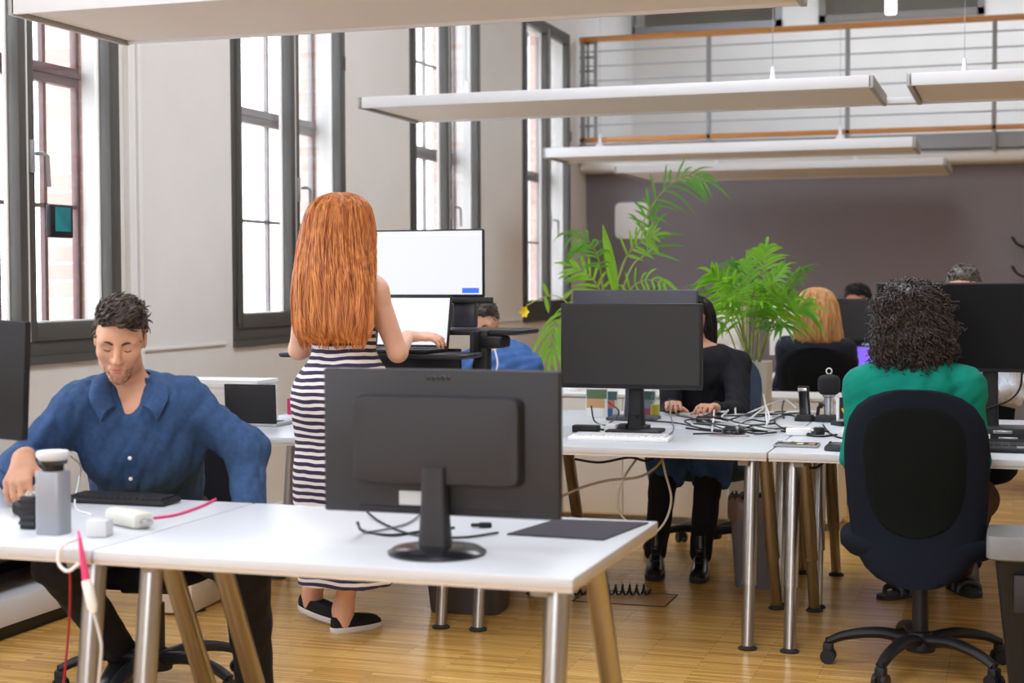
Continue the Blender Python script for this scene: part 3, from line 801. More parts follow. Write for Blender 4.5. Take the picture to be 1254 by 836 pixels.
# parts on its back (local frame: camera side is +y)
lb = MB().b2((-.048 + .075, .0605 - .03, .107), (.022 + .075, .0625 - .03, .139)); lb.build('rating_label', mat('pale_sticker', hexlin(196, 200, 200), .4), m1)
pb = MB().b2((-.2, .03, .094), (.2, .034, .10), .001); pb.build('vent_slot', M_BLACK, m1)
cu = bpy.data.curves.new('maker_mark', 'FONT'); cu.body = 'ΠΠΠ'; cu.size = .02; cu.extrude = .0006; cu.align_x = 'CENTER'
# an unreadable raised maker's mark: three blurred blocks
bpy.data.curves.remove(cu)
mk = MB()
for k in range(5): mk.b2((-.030 + .0125 * k, .0295, .395), (-.030 + .0125 * k + .009, .031, .4075), .001)
mk.build('maker_mark', M_BLACKG, hs)
p = at(48, 470, 3.55)
ml = monitor('dark monitor cut by the left edge, its back turned to the camera', (p[0] - .27, 3.52, DZ), PI, .53, .318, .215, M_SCREEN, hump=(.20, .12, -.01), base='flat', col=M_BLACK, roll=-.055, base_r=.1)
monitor('monitor with a blank grey screen facing the camera on the middle desk', (-1.475, 6.08, DZ), .0, .585, .345, .185, M_SCREEN, col=M_BLACK, base='flat', base_r=.1, bezel=.010, foot_y=.05)
monitor('monitor standing back to back behind the blank grey screen', (at(778, 400, 6.78)[0], 6.78, DZ), PI, .57, .335, .245, M_SCREEN, hump=(.3, .2, 0), col=mat('slate_plastic', (.06, .058, .075), .4), base='flat', base_r=.1)
monitor('wide black monitor in front of the woman in teal', (-.09, 6.22, DZ), 0, .86, .345, .265, mat('black_screen', (.003, .003, .0035), .4, spec=.12), col=M_BLACK, base='flat', base_r=.11, bezel=.008)
p = at(1045, 420, 10.3)
monitor('small dark far monitor between the blond woman and the curly dark hair', (p[0] + .02, 10.3, DZ), 0, .48, .29, .21, M_SCREEN, col=M_BLACK, base='flat', base_r=.1)

# ------------------------------------------------------------------ sit-stand riser with screen and laptop
TRZ = 1.062; UPZ = 1.15
ux0, ux1 = -2.80, at(637, 400, 6.08)[0]
rs = thing('desk_riser', 'black sit-stand desk riser with a tray and a raised platform', 'desk riser', (-2.45, 6.1, DZ))
q = np.array((-2.45, 6.1, DZ))
MB().box((0, .02, .015), (.74, .40, .03), None, .008).build('base_plate', M_BLACK, rs)
MB().loft([[(x + (ux0 + ux1) / 2 + 2.45, y + .12, z) for x, y in srect((ux1 - ux0) * k, .36 * k, 9, 40)] for z, k in ((UPZ - DZ - .022, .985), (UPZ - DZ - .016, 1), (UPZ - DZ - .004, 1), (UPZ - DZ, .985))]).build('upper_platform', M_DGREY, rs)
tx0, tx1 = at(355, 428, 5.86)[0], at(582, 432, 5.86)[0]
MB().loft([[(x + (tx0 + tx1) / 2 + 2.45, y - .245, z) for x, y in srect((tx1 - tx0) * k, .27 * k, 10, 40)] for z, k in ((TRZ - DZ - .018, .985), (TRZ - DZ - .012, 1), (TRZ - DZ - .004, 1), (TRZ - DZ, .985))]).build('keyboard_tray', M_DGREY, rs)
for s in (-1, 1):
    x = s * .29
    MB().tube([(x, -.16, .035), (x, .16, UPZ - DZ - .025)], .014, 8, flat=1.8).build('lift_arm', M_BLACK, rs)
    MB().tube([(x + s * .03, .16, .035), (x + s * .03, -.05, UPZ - DZ - .025)], .014, 8, flat=1.8).build('lift_arm', M_BLACK, rs)
    MB().box((x + s * .06, -.1, TRZ - DZ + .03), (.02, .14, .11), None, .005).build('tray_bracket', M_BLACK, rs)
MB().box((.40, -.03, UPZ - DZ - .05), (.10, .14, .05), None, .012).build('release_lever', M_BLACK, rs)
MB().box((0, -.02, .22), (.5, .02, .24), None, .006).build('front_panel', M_BLACK, rs)
MB().box((.36, -.06, .24), (.06, .06, .36), None, .01).build('side_column', M_BLACK, rs)

M_LIT = bpy.data.materials.new('lit_white_screen'); M_LIT.use_nodes = True
_b = M_LIT.node_tree.nodes['Principled BSDF']; _b.inputs['Base Color'].default_value = (.02, .02, .02, 1); _b.inputs['Emission Color'].default_value = (.93, .94, 1, 1); _b.inputs['Emission Strength'].default_value = .9; _b.inputs['Roughness'].default_value = .3
M_LITG = mat('lit_grey_line', (.72, .72, .78), emit=.75); M_LITB = mat('lit_blue', (.03, .12, .72), emit=.8); M_LITP = mat('lit_lilac', (.62, .55, .9), emit=.8)
a, b = at(592, 280, 6.2), at(592, 364, 6.2)
SW = .60; sx = a[0] - SW / 2
sm = monitor('white lit monitor raised on the desk riser before the red-haired woman', (sx, 6.2, UPZ), -.0, SW, a[2] - b[2], b[2] - UPZ, M_LIT, col=M_DGREY, base='flat', base_r=.09, thick=.022, bezel=.007, foot_y=.03)
hh = a[2] - b[2]; zb = b[2] - UPZ
MB().b2((SW / 2 - .095, -.0045, zb + .018), (SW / 2 - .02, -.003, zb + .040)).build('blue_button', M_LITB, sm)
MB().b2((-SW / 2 + .01, -.0042, zb + hh - .026), (SW / 2 - .01, -.003, zb + hh - .024)).build('toolbar_line', M_LITG, sm)
g = MB()
for k in range(5): g.b2((-SW / 2 + .30 + .012 * k, -.0042, zb + hh - .018), (-SW / 2 + .307 + .012 * k, -.003, zb + hh - .014))
g.build('screen_icons', M_LITG, sm)
MB().box((SW / 2 - .13, .0, zb - .012), (.34, .03, .025), None, .005).build('chin', M_DGREY, sm)
MB().box((SW / 2 - .10, .05, zb / 2 + .0), (.10, .05, zb * .94), None, .008).build('stand_plate', mat('slate_plastic', (.06, .058, .075), .4), sm)

def laptop(label, loc, rz, w_, d_, h_, screen, open_=1.9, body_m=M_DGREY, lid=M_BLACK, name='laptop'):
    """screen faces local -Y; hinge at +d/2"""
    r = thing(name, label, 'laptop', loc, rz)
    b_ = MB().box((0, 0, .009), (w_, d_, .016), None, .005).build('base', body_m, r)
    kb = MB()
    for i in range(12):
        for j in range(5): kb.b2((-w_ * .44 + i * w_ * .0735, -d_ * .12 + j * d_ * .1, .017), (-w_ * .44 + i * w_ * .0735 + w_ * .062, -d_ * .12 + j * d_ * .1 + d_ * .082, .0195))
    kb.build('keyboard', M_BLACK, b_); MB().b2((-w_ * .15, -d_ * .42, .0168), (w_ * .15, -d_ * .16, .0178)).build('touchpad', M_GREYP, b_)
    a = open_ - PI / 2; c, s = math.cos(a), math.sin(a); R = rotm(-a)
    def T(mb): mb.v = [tuple(R @ np.array(v) + A(0, d_ / 2 - .004, .012)) for v in mb.v]; return mb
    ld = T(MB().box((0, .004, h_ / 2), (w_, .008, h_), None, .003)).build('lid', lid, r)
    T(MB().b2((-w_ / 2 + .010, -.0015, .016), (w_ / 2 - .010, .0005, h_ - .012))).build('screen', screen, ld)
    return r, T, ld
a, b = at(547, 358, 5.97), at(540, 418, 5.90)
lp_, T, ld = laptop('open laptop with a pale lit screen on the riser tray', (a[0] - .165, 5.865, TRZ), -.06, .335, .22, .225, M_LIT, 1.78)
T(MB().b2((.06, -.0028, .02), (.155, -.0012, .027))).build('lilac_bar', M_LITP, ld)
T(MB().b2((-.155, -.0028, .2), (.155, -.0012, .202))).build('toolbar_line', M_LITG, ld)

# things on the left middle desk
a = desk_pt(316, 520)
r, T, ld = laptop('laptop with its black lid turned to the camera on the left desk', (a[0], a[1] + .02, DZ), PI, .245, .17, .17, M_SCREEN, 1.62, M_LGREY, M_BLACK)
a = desk_pt(366, 508)
bk = thing('book', 'pink-covered book standing next to the black laptop lid', 'book', (a[0], a[1] + .02, DZ)); MB().b2((-.06, -.012, 0), (.06, -.009, .075)).b2((-.06, .012, 0), (.06, .015, .075)).b2((-.063, -.012, 0), (-.058, .015, .075)).build('cover', M_PINK, bk); MB().b2((-.057, -.009, .003), (.057, .012, .072)).build('pages', M_WHITE, bk)
a = desk_pt(325, 506)
st = thing('paper_stack', 'stack of white paper behind the black laptop lid', 'papers', (a[0] - .02, 6.24, DZ))
g = MB()
for k in range(12): g.box((rng.uniform(-.006, .006), rng.uniform(-.005, .005), .008 + .0155 * k), (.42, .21, .0145), rotm(0, 0, rng.uniform(-.03, .03)))
g.build('sheets', M_WHITE, st)

# ------------------------------------------------------------------ things on the nearest desks
p = desk_pt(66, 653)
gd = thing('desk_gadget', 'upright light grey column with black neck and white cap near the desk edge', 'gadget', p)
MB().loft([[(x * k, y * k, z) for x, y in srect(.074, .062, 5, 36)] for z, k in ((0, .97), (.004, 1), (.150, 1), (.156, .95), (.157, .6))]).build('column', mat('silver_plastic', hexlin(150, 153, 160), .35, metal=.3), gd)
MB().lathe([(0, .156), (.026, .156), (.026, .172), (.034, .174), (.036, .182), (0, .183)], 28).build('neck', M_BLACKG, gd)
MB().lathe([(0, .182), (.032, .182), (.040, .192), (.040, .202), (.037, .206), (0, .208)], 32).build('cap', M_LGREY, gd)
p = desk_pt(34, 648)
sb_ = thing('desk_box', 'small black ribbed box left of the grey column', 'box', (p[0], p[1] + .02, DZ))
MB().box((0, 0, .042), (.044, .05, .084), None, .005).build('box_body', M_BLACK, sb_)
g = MB()
for k in range(4): g.b2((-.023, -.0265, .012 + .018 * k), (.023, -.0245, .02 + .018 * k))
g.build('ribs', M_BLACKG, sb_); MB().lathe([(0, .084), (.016, .084), (.016, .092), (0, .093)], 20).build('top_ring', M_CHROME, sb_)
p = desk_pt(117, 658)
ad = thing('power_adapter', 'white cube-shaped power adapter at the desk edge', 'adapter', (p[0], p[1] + .02, DZ), .2)
MB().box((0, 0, .022), (.052, .052, .044), None, .006).build('block', M_LGREY, ad); MB().cyl((-.012, .026, .022), (-.012, .046, .022), .003, 8).build('pin', M_CHROME, ad); MB().cyl((.012, .026, .022), (.012, .046, .022), .003, 8).build('pin', M_CHROME, ad)
p0, p1 = desk_pt(120, 640), desk_pt(186, 650)
ps = thing('charger_bar', 'long white charger lying on the front desk with a metal plug', 'charger', ((p0[0] + p1[0]) / 2, (p0[1] + p1[1]) / 2 + .02, DZ), -.5)
MB().box((0, 0, .021), (.155, .058, .042), None, .014, ).build('body', mat('ivory_plastic', hexlin(208, 206, 196), .5), ps); MB().box((.085, 0, .02), (.04, .022, .01), None, .002).build('plug', M_METAL, ps)
p = desk_pt(76, 640); tag(MB().tube(spline([desk_pt(88, 600) + A(0, 0, .10), desk_pt(92, 598) + A(.02, .0, .07), desk_pt(97, 600) + A(0, 0, .03), desk_pt(92, 622) + A(0, 0, .005), desk_pt(112, 632) + A(0, 0, .004)], 10), .0028, 8).build('white_cable', M_WHITEP), 'thin white cable curling beside the grey column', 'cable')
# keyboard of the man
def keyboard(label, loc, rz, w_=.42, d_=.13, m=M_BLACK, km=M_DGREY, rows=5, cols=15):
    r = thing('keyboard', label, 'keyboard', loc, rz); MB().box((0, 0, .009), (w_, d_, .016), rotm(.03), .005).build('case', m, r)
    for j in range(rows):
        kb = MB()
        for i in range(cols): kb.box((-w_ * .46 + (i + .5) * w_ * .92 / cols, -d_ * .4 + (j + .5) * d_ * .8 / rows, .019 + .002 * j / rows), (w_ * .92 / cols - .003, d_ * .8 / rows - .003, .007), None)
        kb.build('key_row', km, r)
    return r
p = desk_pt(155, 614); keyboard('dark keyboard in front of the man in the blue shirt', (p[0], p[1] - .02, DZ), .0, .32, .10)
# mouse pad
P = [desk_pt(621, 655), desk_pt(739, 662), desk_pt(794, 641), desk_pt(681, 637)]; c = sum(P) / 4
mp_ = MB().prism([(q[0] - c[0], q[1] - c[1]) for q in P], .004); o = mp_.build('mouse_pad', mat('dark_violet_foam', (.024, .021, .028), .8)); o.location = (c[0], c[1], DZ); tag(o, 'dark rectangular mouse pad at the right end of the nearest desk', 'mouse pad')

def cable(name, pts, r, m, label, group=None, n=8, cat='cable'):
    P = spline(pts, n); o = MB().tube(P, r, 8).build(name, m); return tag(o, label, cat, group)
D = lambda x, y, h=.004, z=DZ: atz(x, y, z + h)
cable('monitor_cable', [D(438, 640, .05), D(445, 650, .006), D(480, 655), D(520, 650), D(556, 646, .02)], .0038, M_BLACK, 'black cable ending in a plug under the left of the near monitor')
cable('monitor_cable', [D(450, 627, .01), D(468, 640), D(505, 654), D(560, 658), D(610, 652)], .003, M_BLACK, 'long black cable crossing below the near monitor')
cable('monitor_cable', [D(520, 625, .01), D(500, 640), D(470, 648), D(445, 652)], .0028, mat('grey_cable', (.2, .2, .21), .5), 'thin grey cable curving under the near monitor')
g = thing('cable_plug', 'black connector lying right of the near monitor foot', 'plug', D(594, 646, 0), .3); MB().box((0, 0, .007), (.034, .016, .013), None, .004).build('shell', M_BLACK, g); MB().box((-.026, 0, .007), (.02, .010, .009), None, .003).build('strain_relief', M_BLACK, g)
cable('pink_cable', [D(188, 634), D(215, 630), D(245, 620), D(264, 611)], .0035, M_PINK, 'pink cable lying on the desk beside the dark keyboard')
# hanging adapter
E = lambda x, y, Yy=3.07: at(x, y, Yy)
ha = thing('hanging_adapter', 'pink and white cable adapter dangling over the front desk edge', 'adapter', E(105, 700))
o_ = E(105, 700)
MB().tube(np.array([E(96, 651, 3.11), E(98, 660), E(100, 676), E(104, 700), E(106, 714)]) - o_, [.0035, .004, .0055, .0085, .0095], 12).build('pink_sleeve', M_PINK, ha)
MB().tube(np.array([E(105, 710), E(108, 720), E(113, 742), E(115, 750)]) - o_, [.0105, .0125, .0125, .007], 12).build('white_shell', M_WHITEP, ha)
MB().tube(spline(np.array([E(114, 747), E(122, 778), E(124, 800), E(118, 860)]) - o_, 6), .0035, 8).build('tail_cable', M_LGREY, ha)
cable('white_loop', [E(100, 660, 3.11), E(84, 663), E(73, 674), E(72, 690), E(83, 699), E(97, 690)], .004, M_WHITEP, 'white cable loop hanging at the front desk edge')
cable('red_cable', [E(84, 672, 3.2), E(86, 720, 3.25), E(84, 770, 3.3), E(78, 836, 3.35), E(70, 900, 3.4)], .003, mat('red_cable', hexlin(176, 44, 60), .5), 'thin red cable hanging straight down below the front desk')

# ------------------------------------------------------------------ clutter on the middle desks
M_CABW = mat('pale_cable', hexlin(216, 216, 214), .5); M_CABK = M_BLACK
def adapter(label, x, y, sx, sy, sz, m, rz=0, name='power_adapter'):
    r = thing(name, label, 'adapter', atz(x, y, DZ), rz); MB().box((0, 0, sz / 2), (sx, sy, sz), None, .005).build('block', m, r)
    MB().tube([(sx / 2, 0, sz / 2), (sx / 2 + .02, 0, sz / 2 - .004)], .0045, 8).build('strain_relief', M_BLACK, r); return r
adapter('flat black box beside the near monitor on the middle desk', 718, 529, .11, .05, .03, M_BLACK)
adapter('small white box among the adapters below the grey screen', 749, 529, .045, .035, .036, M_WHITEP)
adapter('black square charger right of the small white box', 763, 529, .035, .04, .036, M_BLACK)
adapter('long black power brick under the grey screen', 783, 529, .085, .05, .032, M_DGREY)
adapter('black travel charger in front of the woman in black', 868, 517, .11, .05, .026, M_BLACKG, .2)
adapter('white multi-plug adapter left of the microphone foot', 978, 533, .10, .04, .03, M_WHITEP, .15)
adapter('small black plug adapter below the microphone', 1003, 532, .04, .04, .03, M_BLACK, .3)
# postcards and bottle behind the screen
for k, (x, y, wd, ht, cols, lab) in enumerate(((728, 512, .10, .13, ((96, 120, 84), (210, 160, 110), (240, 240, 236)), 'widest colourful card standing under the left of the grey screen'), (744, 512, .07, .12, ((70, 110, 110), (226, 120, 90), (40, 110, 170)), 'small colourful picture card standing beside the monitor stand'), (790, 512, .07, .12, ((80, 120, 116), (150, 160, 170), (190, 90, 110)), 'teal and red picture card right of the monitor stand'))):
    p = atz(x, y, DZ); r = thing('picture_card', lab, 'card', (p[0], p[1] + .04 + .01 * k, DZ), .1 - .1 * k)
    MB().b2((-wd / 2, 0, 0), (wd / 2, .004, ht)).build('card', M_WHITE, r)
    for j, cc in enumerate(cols): MB().b2((-wd / 2 + .004, -.0012, ht * (.66 - .32 * j)), (wd / 2 - .004 - .01 * j, .0005, ht * (.98 - .32 * j))).build('printed_field', mat('card_%d_%d_%d' % cc, hexlin(*cc), .4), r)
    MB().b2((-.015, .003, 0), (.015, .03, .004)).build('foot', M_WHITE, r)
p = atz(801, 512, DZ)
bt = thing('glass_bottle', 'slim clear bottle with a yellow drink under the grey screen', 'bottle', (p[0], p[1] + .02, DZ))
MB().lathe([(0, 0), (.02, 0), (.022, .01), (.022, .085), (.012, .12), (.010, .15), (.0, .15)], 24).build('glass', mat_glass('bottle_glass', (.92, .95, .93)), bt)
MB().lathe([(0, .004), (.018, .004), (.0195, .012), (.0195, .06), (0, .061)], 24).build('drink', mat('yellow_drink', hexlin(206, 190, 40), .3), bt)
MB().lathe([(0, .15), (.012, .15), (.012, .168), (0, .17)], 20).build('stopper', M_LGREY, bt)
# computer mouse
def mouse(label, x, y, m=M_BLACKG, rz=0):
    p = atz(x, y, DZ); r = thing('computer_mouse', label, 'mouse', p, rz); rings = []
    for z, k in ((0, .95), (.006, 1), (.016, .95), (.026, .75), (.032, .4), (.033, .1)): rings.append([(xx * k, yy * k - .004 * (1 - k), z) for xx, yy in srect(.06, .10, 2.6, 28)])
    MB().loft(rings).build('shell', m, r, ang=70); MB().cyl((-.004, .026, .026), (.004, .026, .026), .008, 14).build('wheel', M_DGREY, r); return r
mouse('black computer mouse among the cables on the middle desk', 898, 531, M_BLACKG, 1.3)
mouse('dark grey computer mouse near the phone beside the teal sleeve', 1026, 552, M_DGREY, 1.45)
# tablet with stickers
p = atz(976, 546, DZ)
tb = thing('tablet', 'dark tablet with earphones on it at the front of the middle desk', 'tablet', p, .02)
MB().box((0, 0, .005), (.165, .115, .009), None, .004).build('body', M_GREYP, tb); MB().b2((-.078, -.052, .0092), (.078, .052, .0102)).build('screen', M_BLACKG, tb)
for x, cc in ((.012, (198, 190, 120)), (.055, (170, 100, 80))): MB().b2((x - .012, -.03, .0101), (x + .012, .03, .0106)).build('screen_icon', mat('icon_%d' % cc[0], hexlin(*cc), .4), tb)
er = thing('earphones', 'white earphones resting on the dark tablet', 'earphones', p + A(-.05, .03, .0105)); MB().tube(spline([(-.02, 0, .004), (0, .02, .004), (.03, .01, .004), (.02, -.015, .004), (-.01, -.01, .004)], 8), .003, 6).build('wire', M_WHITEP, er)
for x, y in ((-.022, 0), (-.012, -.012)): MB().lathe([(0, -.006), (.006, -.003), (.006, .003), (0, .006)], 12, (x, y, .006)).build('earbud', M_WHITEP, er)
mtl = thing('steel_ruler', 'thin pinkish metal ruler lying in front of the black mouse', 'ruler', atz(893, 534, DZ), .02); MB().box((0, 0, .002), (.16, .022, .003), None, .001).build('blade', mat('rose_metal', hexlin(190, 160, 160), .3, .6), mtl); MB().lathe([(0, .0034), (.004, .0034), (.004, .004), (0, .0042)], 12, (.072, 0, 0)).build('hang_hole', M_BLACK, mtl)
# cordless phone in cradle
p = atz(985, 516, DZ)
ph = thing('cordless_phone', 'black cordless phone standing in its cradle on the middle desk', 'phone', (p[0], p[1] + .03, DZ), -.1)
MB().loft([[(x * k, y * k, z) for x, y in srect(.09, .075, 4, 28)] for z, k in ((0, 1), (.012, 1), (.028, .75), (.03, .4))]).build('cradle', M_BLACK, ph)
MB().loft([[(x * k - .012 * (z - .02) / .12, y * k + .02 * (z - .02) / .12, z) for x, y in srect(.048, .026, 4, 24)] for z, k in ((.018, .9), (.03, 1), (.10, .96), (.146, 1.02), (.152, .9))]).build('handset', M_BLACKG, ph)
MB().box((-.013, -.001, .138), (.04, .012, .014), rotm(-.15), .003).build('silver_earpiece', M_METAL, ph)
# microphone
p = atz(1015, 516, DZ)
mc = thing('desk_microphone', 'silver desk microphone with a black foam windscreen', 'microphone', (p[0], p[1], DZ))
MB().loft([[(x * k, y * k, z) for x, y in srect(.13, .10, 4, 32)] for z, k in ((0, 1), (.012, 1), (.026, .86), (.03, .5))]).build('base', M_BLACK, mc)
MB().lathe([(0, .03), (.021, .03), (.022, .04), (.022, .105), (.030, .112), (.030, .118), (0, .119)], 28).build('silver_body', M_METAL, mc)
MB().tube([(-.05, 0, .02), (-.045, 0, .06), (-.024, 0, .075)], .008, 10).lathe([(0, -.01), (.012, -.008), (.012, .008), (0, .01)], 14, (-.036, 0, .07), rotm(0, PI / 2)).build('side_arm', M_BLACK, mc)
rr = []
for i in range(13):
    t = i / 12; z = .112 + .098 * t; k = .047 * (1 - abs(2 * t - 1) ** 4) ** .5 + .002; rr.append((k, z))
MB().lathe([(0, .112)] + rr + [(0, .211)], 32).build('foam_windscreen', mat('black_foam', (.014, .014, .015), .95, bump=.8, bscale=400), mc)
MB().tube([(.012 * math.cos(a), 0, .222 + .013 * math.sin(a)) for a in np.linspace(-PI / 2, 1.5 * PI, 20)], .0026, 6).build('top_loop', M_WHITEP, mc)
# picture frame
p = atz(1034, 520, DZ)
pf = thing('framed_photo', 'white-edged dark picture frame with a yellow detail beside the teal sleeve', 'picture frame', (p[0] + .02, p[1] - .02, DZ + .0), .75)
fm = MB()
for a_, b_ in (((-.06, .02), (.06, .028)), ((-.06, .122), (.06, .13)), ((-.06, .02), (-.052, .13)), ((.052, .02), (.06, .13))): fm.b2((a_[0], -.004, a_[1]), (b_[0], .006, b_[1]))
fm.build('white_border', M_WHITEP, pf); MB().b2((-.053, 0, .027), (.053, .005, .123)).build('dark_picture', M_BLACKG, pf)
MB().prism([(-.02, .04), (-.012, .04), (-.03, .075), (-.042, .075)], .002, rotm(PI / 2), (0, -.0005, 0)).build('yellow_detail', mat('yellow_paint', hexlin(238, 210, 30), .5), pf)
MB().b2((-.062, -.03, 0), (.062, .045, .02), .004).build('stand', M_BLACK, pf)
# dock and paper clutter at the right
p = atz(1236, 552, DZ)
r, T, ld = laptop('black closed laptop stack at the right edge of the middle desk', (p[0] + .08, p[1] + .04, DZ), 0, .36, .24, .01, M_SCREEN, 1.7, M_BLACK, M_BLACK)
ds = thing('docking_station', 'black docking station with silver ports at the right edge', 'docking station', (p[0] + .06, p[1] + .33, DZ))
MB().box((0, 0, .03), (.34, .16, .06), None, .008).build('body', M_BLACK, ds)
for x, z in ((-.12, .045), (.0, .045), (-.1, .02), (.06, .02)): MB().b2((x, -.084, z - .006), (x + .07, -.079, z + .006), .002).build('silver_port', M_METAL, ds)
MB().b2((-.16, -.085, .012), (-.13, -.079, .036), .002).build('white_socket', M_WHITEP, ds)
kbp = atz(745, 538, DZ)
keyboard('slim white keyboard in front of the blank grey screen', (kbp[0] + .05, kbp[1] + .0, DZ), .02, .40, .115, M_WHITEP, mat('white_keys', hexlin(228, 228, 230), .4))
# cables
cw = 'pale cables tangled on the middle desk'; ck = 'black cables tangled on the middle desk'
lw = 'pale cable in the tangle before the hands of the woman in black'; lk = 'black cable in the tangle on the middle desk'
def tangle(pts, r, m, lab, grp, nm): return cable(nm, [D(x, y, h) for x, y, h in pts], r, m, lab, grp)
for pts in ([(882, 512, .02), (898, 496, .02), (900, 496, .03), (901, 512, .004)], [(852, 512, .01), (880, 522, .004), (915, 528, .004), (948, 522, .004), (1000, 524, .004)], [(872, 528, .004), (874, 500, .03), (866, 498, .03)], [(905, 522, .004), (935, 500, .03), (938, 498, .05), (942, 512, .03), (936, 525, .004)], [(895, 518, .004), (925, 502, .02), (960, 490, .03), (975, 500, .004)], [(940, 526, .004), (938, 505, .03), (936, 488, .05), (934, 480, .03)]):
    tangle(pts, .0042, M_CABW, lw, cw, 'pale_cable')
for pts in ([(775, 505, .1), (782, 512, .05), (796, 515, .01), (830, 518, .01), (872, 526, .004), (940, 528, .004)], [(840, 524, .004), (880, 528, .004), (930, 526, .01), (960, 528, .004), (1000, 534, .004), (1025, 532, .004)], [(885, 517, .004), (905, 510, .02), (922, 505, .02), (936, 500, .03)], [(855, 510, .01), (885, 512, .02), (915, 520, .01), (950, 518, .004)], [(1008, 520, .01), (1016, 530, .004), (1030, 536, .004), (1048, 534, .004)], [(960, 512, .004), (958, 500, .02), (960, 490, .04)], [(900, 524, .008), (918, 514, .012), (940, 516, .006), (962, 508, .01), (985, 512, .004)], [(925, 521, .004), (945, 525, .012), (968, 524, .004), (985, 528, .004)]):
    tangle(pts, .0036, M_CABK, lk, ck, 'black_cable')
gq = np.random.default_rng(17)
for i in range(11):
    x0, y0 = gq.uniform(845, 965), gq.uniform(507, 527); pts = [(x0, y0, .005)]; hd = gq.uniform(-.6, .6) + (0 if gq.random() < .6 else PI)
    for k in range(5):
        hd += gq.normal() * .5; x0 += 26 * math.cos(hd); y0 += 5 * math.sin(hd); y0 = min(max(y0, 504), 531); x0 = min(max(x0, 828), 1000); pts.append((x0, y0, abs(gq.normal()) * (.016 if k < 4 else .004) + .004))
    if i % 3 == 0: tangle(pts, .0042, M_CABW, lw, cw, 'pale_cable')
    else: tangle(pts, .0035, M_CABK, lk, ck, 'black_cable')
cable('loop_cable', [D(724, 497, .08), D(728, 515, .01), D(742, 520, .006), D(758, 505, .09), D(745, 492, .12)], .0035, M_BLACK, 'black cable looping around the picture cards')
cable('hook_cable', [D(820, 490, .09), D(821, 508, .03), D(825, 522, .006), D(822, 530, .004), D(815, 532, .004)], .003, mat('grey_cable', (.2, .2, .21), .5), 'grey cable dropping in front of the grey screen onto the desk')
cable('stand_cable', [at(1252, 450, 6.3), at(1249, 475, 6.27), at(1236, 490, 6.25), at(1215, 498, 6.25), at(1202, 505, 6.22)], .004, M_BLACK, 'dark cable hanging beside the stand of the wide black monitor')
cable('stand_cable', [at(1202, 452, 6.31), at(1202, 480, 6.28), at(1201, 497, 6.26)], .004, M_CABW, 'pale cable hanging straight beside the stand of the wide black monitor')
# cables below the desk
H = lambda x, y, Y: at(x, y, Y)
cable('desk_cable', [H(672, 615, 6.0), H(712, 597, 6.0), H(745, 588, 6.0), H(782, 584, 6.0), H(803, 572, 6.05), H(815, 556, 6.1)], .0055, mat('taupe_cable', hexlin(170, 164, 156), .5), 'grey cable running sideways below the middle desk')
cable('desk_cable', [H(782, 558, 6.1), H(764, 585, 6.0), H(757, 610, 6.0), H(762, 632, 6.0), H(790, 655, 6.0), H(812, 642, 6.0), H(822, 612, 6.0), H(815, 580, 6.05), H(810, 558, 6.1)], .0048, M_CABW, 'long pale cable hanging in a loop before the black stockings')
cable('desk_cable', [H(704, 562, 6.0), H(735, 566, 6.0), H(770, 560, 6.0), H(792, 564, 6.05), H(806, 556, 6.1)], .005, M_BLACK, 'black cable bundle slung under the middle desk')
cable('desk_cable', [H(991, 573, 5.95), H(1000, 572, 5.95), H(1008, 566, 5.95), H(1012, 560, 6)], .005, M_BLACK, 'short black cable under the desk beside the teal sleeve')
# gadget hanging on the first window
p = at(73, 271, W0[0] + 1.0); p = A(XL - .02, *(EYEP + ray(73, 271) * ((XL - .02) / ray(73, 271)[0]))[1:])
wg = thing('window_display', 'small black gadget with a teal display hanging on the first window', 'gadget', p)
MB().box((0, 0, 0), (.03, .17, .145), None, .008).build('case', M_BLACK, wg)
MB().b2((.0145, -.055, -.045), (.017, .06, .062)).build('display', mat('teal_display', hexlin(40, 130, 140), .25, noise=.3, nscale=6), wg)
MB().b2((-.025, -.02, .03), (-.012, .02, .06)).build('suction_mount', M_BLACK, wg)
# far furniture
p0, p1 = at(864, 372, 11.6), at(906, 372, 11.6)
fc = thing('filing_cabinet', 'white cabinet far behind the bushy palm', 'cabinet', ((p0[0] + p1[0]) / 2, 11.8, 0)); wd = p1[0] - p0[0]
MB().b2((-wd / 2, -.2, 0), (wd / 2, .2, p0[2]), .004).build('carcass', M_WHITE, fc)
for k in range(4): 
    d_ = MB().b2((-wd / 2 + .006, -.212, .05 + k * p0[2] * .235), (wd / 2 - .006, -.2, .03 + (k + 1) * p0[2] * .235), .002).build('drawer', M_WHITE, fc); MB().b2((-.05, -.225, (k + .75) * p0[2] * .235), (.05, -.212, (k + .75) * p0[2] * .235 + .015), .002).build('handle', M_METAL, d_)
p = at(972, 400, 10.5)
wm = monitor('pale monitor seen from behind at the left of the blond woman', (p[0] + .02, 10.45, DZ), PI, .34, .34, .12, M_SCREEN, col=M_WHITE, base='flat', base_r=.07)

p = at(1047, 455, 10.05)
r, T, ld = laptop('far laptop with a violet screen beside the blond woman', (p[0] + .05, 10.12, DZ), -.5, .30, .20, .19, mat('lit_violet', (.12, .06, .5), emit=1.2), 1.8)
# ------------------------------------------------------------------ people
def skin(name, c, lips=None):
    return mat(name, c, .5, noise=.05, nscale=14, bump=.08, bscale=500, sss=.12, spec=.35)
SK_FAIR = skin('fair_skin', hexlin(232, 184, 160)); SK_TAN = skin('light_tan_skin', hexlin(212, 158, 128)); SK_OLIVE = skin('olive_skin', hexlin(206, 152, 122))
SK_BROWN = skin('warm_brown_skin', hexlin(172, 116, 88))
M_LIP = mat('lip_tone', hexlin(196, 120, 108), .45)
M_LASH = mat('dark_lash', (.02, .014, .012), .6)


